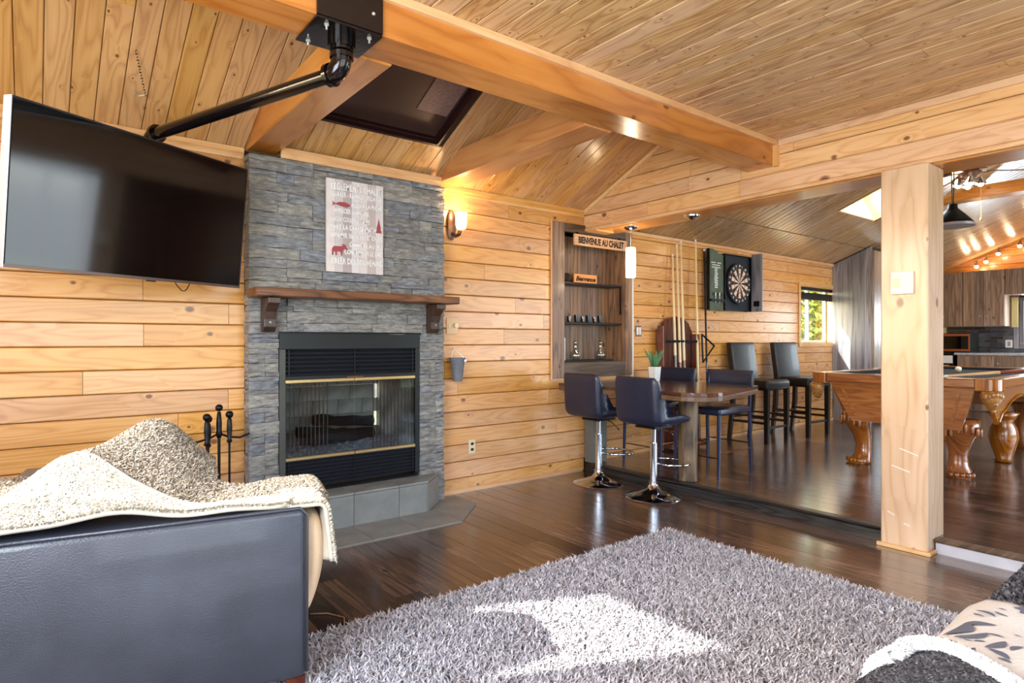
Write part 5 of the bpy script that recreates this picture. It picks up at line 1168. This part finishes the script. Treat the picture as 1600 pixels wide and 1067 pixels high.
def claw_leg(x, y, ang):
    """cabriole leg; ang = heading of the knee"""
    d = Vector((math.cos(ang), math.sin(ang), 0)); s = Vector((-d.y, d.x, 0)); o_ = Vector((x, y, 0))
    prof = [(.075, .056, .070, .012), (.10, .060, .074, .016), (.13, .054, .064, .004), (.17, .048, .054, -.010), (.24, .046, .050, -.015), (.32, .056, .060, .0), (.38, .068, .072, .025), (.44, .085, .09, .055), (.49, .09, .10, .055), (.535, .085, .10, .04)]
    mb = MB(); mb.rings([[tuple(o_+d*(off+rd*1.25*math.cos(t))+s*(rs*1.3*math.sin(t))+Vector((0, 0, z))) for t in [i*2*PI/16 for i in range(16)]] for z, rd, rs, off in prof])
    l_ = obj('leg', mb, M_oakZ, po, smooth=True)
    mb = MB()
    for k in range(-2, 3):
        t = k*.42; c_ = o_+d*(.045+.055*math.cos(t))+s*(.092*math.sin(t)); mb.ball((c_.x, c_.y, .104), .023, 9, 6, (1, 1, 1.1))
    mb.lathe([(.085, .0755), (.085, .086), (.075, .088)], (x+d.x*.03, y+d.y*.03, 0), 20)
    obj('claw_foot', mb, M_oakZ, l_, smooth=True)
    mb = MB()
    for k in range(-3, 4):
        t = k*.36; c_ = o_+d*(.065+.105*math.cos(t))+s*(.130*math.sin(t)); mb.ball((c_.x, c_.y, .46+.02*math.cos(3*t)), .014, 8, 6, (1, 1, 3.2))
    obj('acanthus_carving', mb, M_oakZ, l_, smooth=True)
for x, y, a in ((5.80, 2.385, math.radians(150)), (5.80, 1.665, math.radians(-150)), (7.82, 1.70, math.radians(-30)), (7.82, 2.385, math.radians(30))): claw_leg(x, y, a)
mb = MB(); mb.lathe([(.05, 0), (.07, .008), (.06, .04), (.085, .12), (.11, .22), (.10, .30), (.07, .36), (.09, .40), (.12, .44)], (6.81, 1.62, ZR+.001), 24); obj('turned_leg', mb, M_oakZ, po, smooth=True)
mb = MB(); mb.ball((7.24, 2.08, TZ-.0), .0285, 16, 10); tag(obj('cue_ball', mb, plain('ball_ivory', '#efe9cf', .15, coat=.8), smooth=True), 'white cue ball on the black cloth of the pool table', 'ball')
cue_ = cue('pool_cue', (7.35, 1.46, TZ+.016), (5.54, 1.67, TZ+.010), M_signw, M_cp, 'pool cue lying across the near rail of the pool table', cut=.5)
cue_['group'] = 'pool cues'; 

# ================================================================== RUG
def tufts(name, P, Nrm, Ln, wd, mat, parent, lean=.5, seed=1, curl=.5):
    """P (n,3), Nrm (n,3): bent blades, 3 triangles each"""
    g = np.random.default_rng(seed); n = len(P)
    t = g.normal(size=(n, 3)); t -= (t*Nrm).sum(1)[:, None]*Nrm; t /= np.linalg.norm(t, axis=1)[:, None]+1e-9
    s = np.cross(Nrm, t); L_ = (Ln*g.uniform(.65, 1.15, n))[:, None]; w_ = (wd*g.uniform(.7, 1.3, n))[:, None]
    m = P+Nrm*L_*.6+t*L_*lean*.3; e = P+Nrm*L_*(1-curl*.25)+t*L_*lean*g.uniform(.5, 1.4, n)[:, None]
    V = np.stack([P-s*w_/2, P+s*w_/2, m+s*w_/2, m-s*w_/2, e], 1).reshape(-1, 3)
    off = np.array(woff(parent)) if parent else np.zeros(3); V = V-off
    b = np.arange(n)[:, None]*5
    quads = (b+np.array([[0, 1, 2, 3]])); tris = b+np.array([[3, 2, 4]])
    loops = np.concatenate([quads, tris], 1).ravel(); me = bpy.data.meshes.new(name)
    me.vertices.add(len(V)); me.vertices.foreach_set('co', V.ravel().astype(np.float32)); me.loops.add(len(loops)); me.loops.foreach_set('vertex_index', loops.astype(np.int32))
    st_ = np.stack([np.arange(n)*7, np.arange(n)*7+4], 1).ravel(); me.polygons.add(2*n); me.polygons.foreach_set('loop_start', st_.astype(np.int32))
    me.update(calc_edges=True); me.materials.append(mat)
    o = bpy.data.objects.new(name, me); COL.objects.link(o); o.parent = parent; o['kind'] = 'stuff'; return o
rg = thing('shag_rug', (1.85, 1.1, 0), 'thick pale grey shag rug on the dark floor with a patch of sun', 'rug')
RX0, RX1, RY0, RY1 = .50, 3.00, -.55, 2.33
box('backing', (RX0, RY0, .001), (RX1, RY1, .012), M_rugbase, rg)
def rugpts(n, y0, y1):
    P = np.stack([rng.uniform(RX0, RX1, n), rng.uniform(y0, y1, n), np.full(n, .010)], 1); return P
P = rugpts(165000, RY0, RY1); tufts('pile', P, np.tile([0, 0, 1.], (len(P), 1)), .030, .0062, M_shag, rg, lean=.9, seed=2)

# ================================================================== LEATHER CHAIR AND THROW
CO = Vector((.703, 1.985, 0)); CA = math.radians(-9.87)
chr_ = thing('leather_armchair', tuple(CO), 'black leather armchair with a wide arm in the left foreground', 'armchair', rz=CA)
# local axes: +x = front, +y = inward
mb = MB(); mb.box((-1.25, 0, .06), (0, .30, .612), .022, 3); obj('arm', mb, M_leather, chr_, local=True, smooth='auto')
mb = MB(); mb.tube([(.0, .004, .08), (.002, .004, .59), (-.02, .004, .612), (-1.24, .004, .612)], .005, 8); obj('piping', mb, M_leather, chr_, local=True, smooth=True)
mb = MB(); mb.box((-.95, .302, .08), (-.01, 1.15, .30), .015, 2); obj('base', mb, M_leather, chr_, local=True, smooth='auto')
mb = MB(); mb.box((-.80, .304, .302), (.035, 1.13, .45), .05, 4); obj('seat_cushion', mb, M_leather, chr_, local=True, smooth='auto')
mb = MB(); mb.rings([[(-.02, .02, z), (a_, .02, z), (a_+.012, .10, z), (a_+.014, .26, z), (a_, .34, z), (-.02, .34, z)] for z, a_ in ((.25, .006), (.28, .022), (.34, .046), (.42, .062), (.52, .060), (.59, .040))]); obj('beige_cushion', mb, M_beige, chr_, local=True, smooth=True, mods=[('SUBSURF', dict(levels=1, render_levels=2))])['label'] = 'beige fabric cushion bulging over the front of the arm'
mb = MB(); mb.rings([[(-.98+a, .304, z), (-.98+a, 1.14, z), (-.98+b, 1.14, z), (-.98+b, .304, z)] for z, a, b in ((.31, 0, .26), (.45, .0, .24), (.55, .01, .20), (.60, .03, .16), (.62, .05, .12))]); obj('backrest', mb, M_leather, chr_, local=True, smooth='auto')
for x, y in ((-.03, .05), (-1.15, .05), (-.06, 1.08), (-.90, 1.08)): 
    mb = MB(); mb.box((x-.03, y-.03, .0), (x+.03, y+.03, .062), .004); obj('foot', mb, M_mahog, chr_, local=True)

MC = Matrix.Translation(CO) @ Matrix.Rotation(CA, 4, 'Z')
th = thing('sherpa_throw', tuple(MC @ Vector((-.5, .3, .61))), 'fluffy brown and cream sherpa throw heaped over the leather armchair', 'throw blanket')
def hz(a, b):
    """height of the heap above the floor at chair coordinates"""
    def gs(ca, cb, wa, wb, h_): return h_*math.exp(-((a-ca)/wa)**2-((b-cb)/wb)**2)
    z = .628
    z += gs(-.62, .26, .22, .17, .095)+gs(-.43, .52, .16, .20, .225)+gs(-.66, .50, .15, .25, .09)
    z += .010*math.sin(9*a+6*b)+.006*math.sin(21*a-13*b)
    if b > .33 and a > -.25: z -= min(.14, (b-.33)*.9)*(1)
    if a > -.30 and b > .3: z -= 0.0
    return z
def top_surf(a0, a1, b0, b1, eps=0.0, fn=None):
    def f(u_, v_):
        a, b = a0+(a1-a0)*u_, b0+(b1-b0)*v_
        if fn: a, b = fn(a, b, u_, v_)
        return MC @ Vector((a, b, hz(a, b)+eps))
    return f
def sheet(nm, f, nu, nv, mat, fmat, count, ln, wd, seed, thick=.012):
    mb = MB(); mb.grid(lambda u_, v_: f(u_, v_), nu, nv); o = obj(nm, mb, mat, th, smooth=True, mods=[('SOLIDIFY', dict(thickness=thick, offset=-1))], fixn=False)
    g = np.random.default_rng(seed); U = g.uniform(0, 1, (count, 2)); P_ = []; Q_ = []
    e = .01
    for u_, v_ in U:
        p = f(u_, v_); pu = f(min(1, u_+e), v_)-f(max(0, u_-e), v_); pv = f(u_, min(1, v_+e))-f(u_, max(0, v_-e)); n_ = pu.cross(pv)
        if n_.length < 1e-9: n_ = Vector((0, 0, 1))
        n_.normalize(); P_.append(p[:]); Q_.append(n_[:])
    tufts(nm.replace('sheet', '')+'pile', np.array(P_), np.array(Q_), ln, wd, fmat, o, lean=1.0, seed=seed+1, curl=.9)
    return o
def front_fold(b0, b1, z_end, bulge, a_f=.03):
    """continues the top over the front edge and hangs down"""
    def f(u_, v_):
        b = b0+(b1-b0)*v_; L0 = .12
        s_ = u_*(L0+.05+(.62-z_end))
        if s_ < L0: a, z = -L0+s_+a_f-.03, hz(-.05, b)
        elif s_ < L0+.05:
            t = (s_-L0)/.05*PI/2; a, z = a_f-.03+.032*math.sin(t), hz(-.05, b)-.032*(1-math.cos(t))
        else: a, z = a_f+.002+bulge*math.sin(9*v_+1)*min(1, (s_-L0-.05)*6), hz(-.05, b)-.032-(s_-L0-.05)
        return MC @ Vector((a, b, z))
    return f
# winding: u runs along +a (front), v along +b, so pu x pv is up
sheet('brown_sheet', top_surf(-1.05, -.05, .10, .80, fn=lambda a, b, u_, v_: (a, b+.03*math.sin(5*a))), 44, 34, M_fl_b, M_fleece, 42000, .012, .0035, 31)
sheet('cream_sheet', top_surf(-1.0, -.06, .0, .1, .012, fn=lambda a, b, u_, v_: (a, (.012+.0*v_)+v_*(.06+.20*math.exp(-((a+.68)/.22)**2)))), 44, 14, M_sh_b, M_sherpa, 24000, .014, .005, 33)
sheet('brown_front', front_fold(.13, .40, .405, .012, .088), 26, 12, M_fl_b, M_fleece, 12000, .012, .0035, 35)
sheet('cream_front', front_fold(.02, .16, .45, .022, .070), 24, 10, M_sh_b, M_sherpa, 7000, .013, .005, 37)
mb = MB(); mb.tube([MC @ Vector((a, .035+.20*math.exp(-((a+.68)/.22)**2)+.045, hz(a, .08+.20*math.exp(-((a+.68)/.22)**2))+.018)) for a in [-1.0+.05*k for k in range(17)]], .006, 6); obj('hem', mb, plain('grey_hem', '#8b8a84', .9), th, smooth=True)
cord = MB(); cord.tube([(.86, 2.33, .006), (.92, 2.30, .006), (.98, 2.34, .006), (1.02, 2.44, .006), (.98, 2.52, .006), (.92, 2.56, .006)], .0025, 6)
tag(obj('loose_string', cord, M_signw, smooth=True), 'thin pale string curling on the floor beside the leather armchair', 'string')

# ================================================================== SOFA WITH FLORAL THROW, LOWER RIGHT
sf = thing('corner_sofa', (1.75, -.05, 0), 'dark sofa at the lower right hidden under throws and a floral cloth', 'sofa')
box('base', (1.0, -.55, .062), (2.5, .40, .30), M_leather, sf, .02, 2)
mb = MB(); mb.box((.98, -.56, .302), (2.5, .425, .575), .05, 4); obj('arm', mb, M_leather, sf, smooth='auto')
for x, y in ((1.05, .34), (2.44, .34), (1.05, -.50), (2.44, -.50)): box('foot', (x-.03, y-.03, .0125), (x+.03, y+.03, .061), M_mahog, sf)
def drape(x, s_, z0, lump=0.0, ye=.425):
    """s_ = distance along the cloth from y=0, going over the far edge at ye and down"""
    r_ = .045; z = z0+lump
    if s_ < ye-r_: return Vector((x, s_, z))
    t = (s_-(ye-r_))/r_
    if t < PI/2: return Vector((x, ye-r_+(r_+z0-.575+.004)*math.sin(t), z-(r_+z0-.575)*(1-math.cos(t))))
    return Vector((x, ye+z0-.571, z-(r_+z0-.575)-(t-PI/2)*r_))
def cloth(nm, lab, cat, f, nu, nv, mat, fm=None, count=0, ln=.01, wd=.003, seed=1, thick=.006):
    o = thing(nm, tuple(f(.5, .5)), lab, cat); mb = MB(); mb.grid(f, nu, nv); k = obj('cloth', mb, mat, o, smooth=True, mods=[('SOLIDIFY', dict(thickness=thick, offset=-1))], fixn=False)
    if count:
        g = np.random.default_rng(seed); P_, Q_ = [], []
        for u_, v_ in g.uniform(0, 1, (count, 2)):
            pu = f(min(1, u_+.01), v_)-f(max(0, u_-.01), v_); pv = f(u_, min(1, v_+.01))-f(u_, max(0, v_-.01)); n_ = pu.cross(pv); n_.normalize(); n_ = -n_ if n_.z < -.02 else n_; P_.append(f(u_, v_)[:]); Q_.append(n_[:])
        tufts('pile', np.array(P_), np.array(Q_), ln, wd, fm, o, lean=1.0, seed=seed, curl=.8)
    return o
f_ch = lambda u_, v_: drape(1.60+.88*u_, -.50+1.12*v_, .588, .008*math.sin(7*u_+3*v_)*u_+.035*max(0, u_-.15))
cloth('charcoal_throw', 'charcoal knitted throw on the far end of the sofa, behind the floral cloth', 'throw blanket', f_ch, 30, 30, M_gr_b, M_grfleece, 26000, .012, .005, 51)
def fl_bound(v_): return 1.60+.55*max(0, .78-v_)
def f_fl_xy(x, y):
    return drape(x, y, .602, .006*math.sin(19*x+5*y)+.006*math.sin(9*y-14*x))
def f_fl(u_, v_):
    xr = 1.62+.50*max(0, .74-v_); xl = 1.14; return f_fl_xy(xl+(xr-xl)*u_, -.45+1.0*v_)
fl_o = cloth('floral_cloth', 'cream cotton cloth printed with grey leaves and flowers, lower right', 'cloth', f_fl, 34, 40, M_flor, thick=.005)
LEAF = [(1.364, 0.402, 1.449, 0.393), (1.438, 0.395, 1.473, 0.36), (1.352, 0.389, 1.415, 0.359), (1.413, 0.36, 1.414, 0.334), (1.291, 0.406, 1.351, 0.406), (1.328, 0.401, 1.328, 0.382), (1.351, 0.38, 1.353, 0.366), (1.354, 0.365, 1.366, 0.35), (1.325, 0.355, 1.291, 0.35), (1.297, 0.365, 1.292, 0.352), (1.339, 0.344, 1.391, 0.327), (1.338, 0.339, 1.318, 0.304), (1.51, 0.396, 1.498, 0.383), (1.528, 0.397, 1.513, 0.372), (1.54, 0.38, 1.536, 0.357), (1.56, 0.379, 1.564, 0.365), (1.284, 0.299, 1.257, 0.281), (1.313, 0.319, 1.308, 0.299), (1.452, 0.327, 1.446, 0.315), (1.355, 0.311, 1.387, 0.301)]
for i, (xa, ya, xb, yb_) in enumerate(LEAF):
    A_ = Vector((xa, ya, 0)); B_ = Vector((xb, yb_, 0)); d = B_-A_; L_ = d.length; s_ = Vector((-d.y, d.x, 0)).normalized(); wv = min(.009, L_*.17)
    mb = MB(); 
    def pt(u_, v_):
        p = A_+d*u_+s_*((v_-.5)*2*wv*math.sin(PI*min(1, u_*.96+.02))**.8+.10*L_*math.sin(PI*u_)*(1 if i % 2 else -1)); q = f_fl_xy(p.x, p.y); return q+Vector((0, .0009, .0016))
    mb.grid(pt, 10, 4); obj('printed_leaf', mb, M_petal, fl_o, smooth=True, fixn=False)
for k in range(7):
    a = k*2*PI/7; mb = MB()
    def pt(u_, v_):
        r_ = .006+.022*u_; w_ = (v_-.5)*.014*math.sin(PI*(.15+.8*u_)); x = 1.60+r_*math.cos(a)-w_*math.sin(a); y = .335+r_*math.sin(a)+w_*math.cos(a); return f_fl_xy(x, y)+Vector((0, 0, .0016))
    mb.grid(pt, 6, 3); obj('printed_petal', mb, M_petal, fl_o, smooth=True, fixn=False)
PW = [(1.13, .456, .53), (1.155, .456, .585)] + [(1.154, 0.426, 0.618), (1.213, 0.424, 0.618), (1.244, 0.406, 0.618), (1.255, 0.38, 0.618), (1.25, 0.351, 0.618), (1.237, 0.322, 0.618), (1.218, 0.293, 0.618), (1.2, 0.268, 0.618), (1.164, 0.223, 0.618)]
PWl = [(q[1], q[0]) for q in PW[2:]]
def f_fe(u_, v_):
    """fleece: its far edge follows the white roll"""
    k = v_*(len(PWl)-1); i_ = min(int(k), len(PWl)-2); t = k-i_; ye = PWl[i_][0]*(1-t)+PWl[i_+1][0]*t; xe = PWl[i_][1]*(1-t)+PWl[i_+1][1]*t
    x, y = .90*(1-u_)+xe*u_, (.44 if v_ < .001 else .44*(1-v_)-.35*v_)*(1-u_)+ye*u_
    return drape(x, y, .610, .006*math.sin(PI*u_))
fe = cloth('grey_fleece_throw', 'grey fleece throw with a thick white edge, nearest at the bottom right', 'throw blanket', f_fe, 22, 36, M_gr_b, M_grfleece, 22000, .010, .004, 53)
mb = MB(); mb.tube([Vector(p) for p in PW], .010, 10); wr = obj('white_edge', mb, M_white, fe, smooth=True, mods=[('SUBSURF', dict(levels=1, render_levels=1))])
g = np.random.default_rng(5); P_, Q_ = [], []
for _ in range(9000):
    k = g.integers(0, len(PW)-1); t = g.uniform(); c_ = Vector(PW[k]).lerp(Vector(PW[k+1]), t); d = (Vector(PW[k+1])-Vector(PW[k])).normalized(); a = g.uniform(0, 2*PI); n_ = d.cross(Vector((0, 0, 1))).normalized(); m_ = n_*math.cos(a)+d.cross(n_)*math.sin(a); P_.append((c_+m_*.009)[:]); Q_.append(m_[:])
tufts('white_pile', np.array(P_), np.array(Q_), .008, .003, fuzz_mat('white_plush', ('#f2f1ee', '#ffffff', '#e4e2dd')), wr, lean=.9, seed=9, curl=.8)
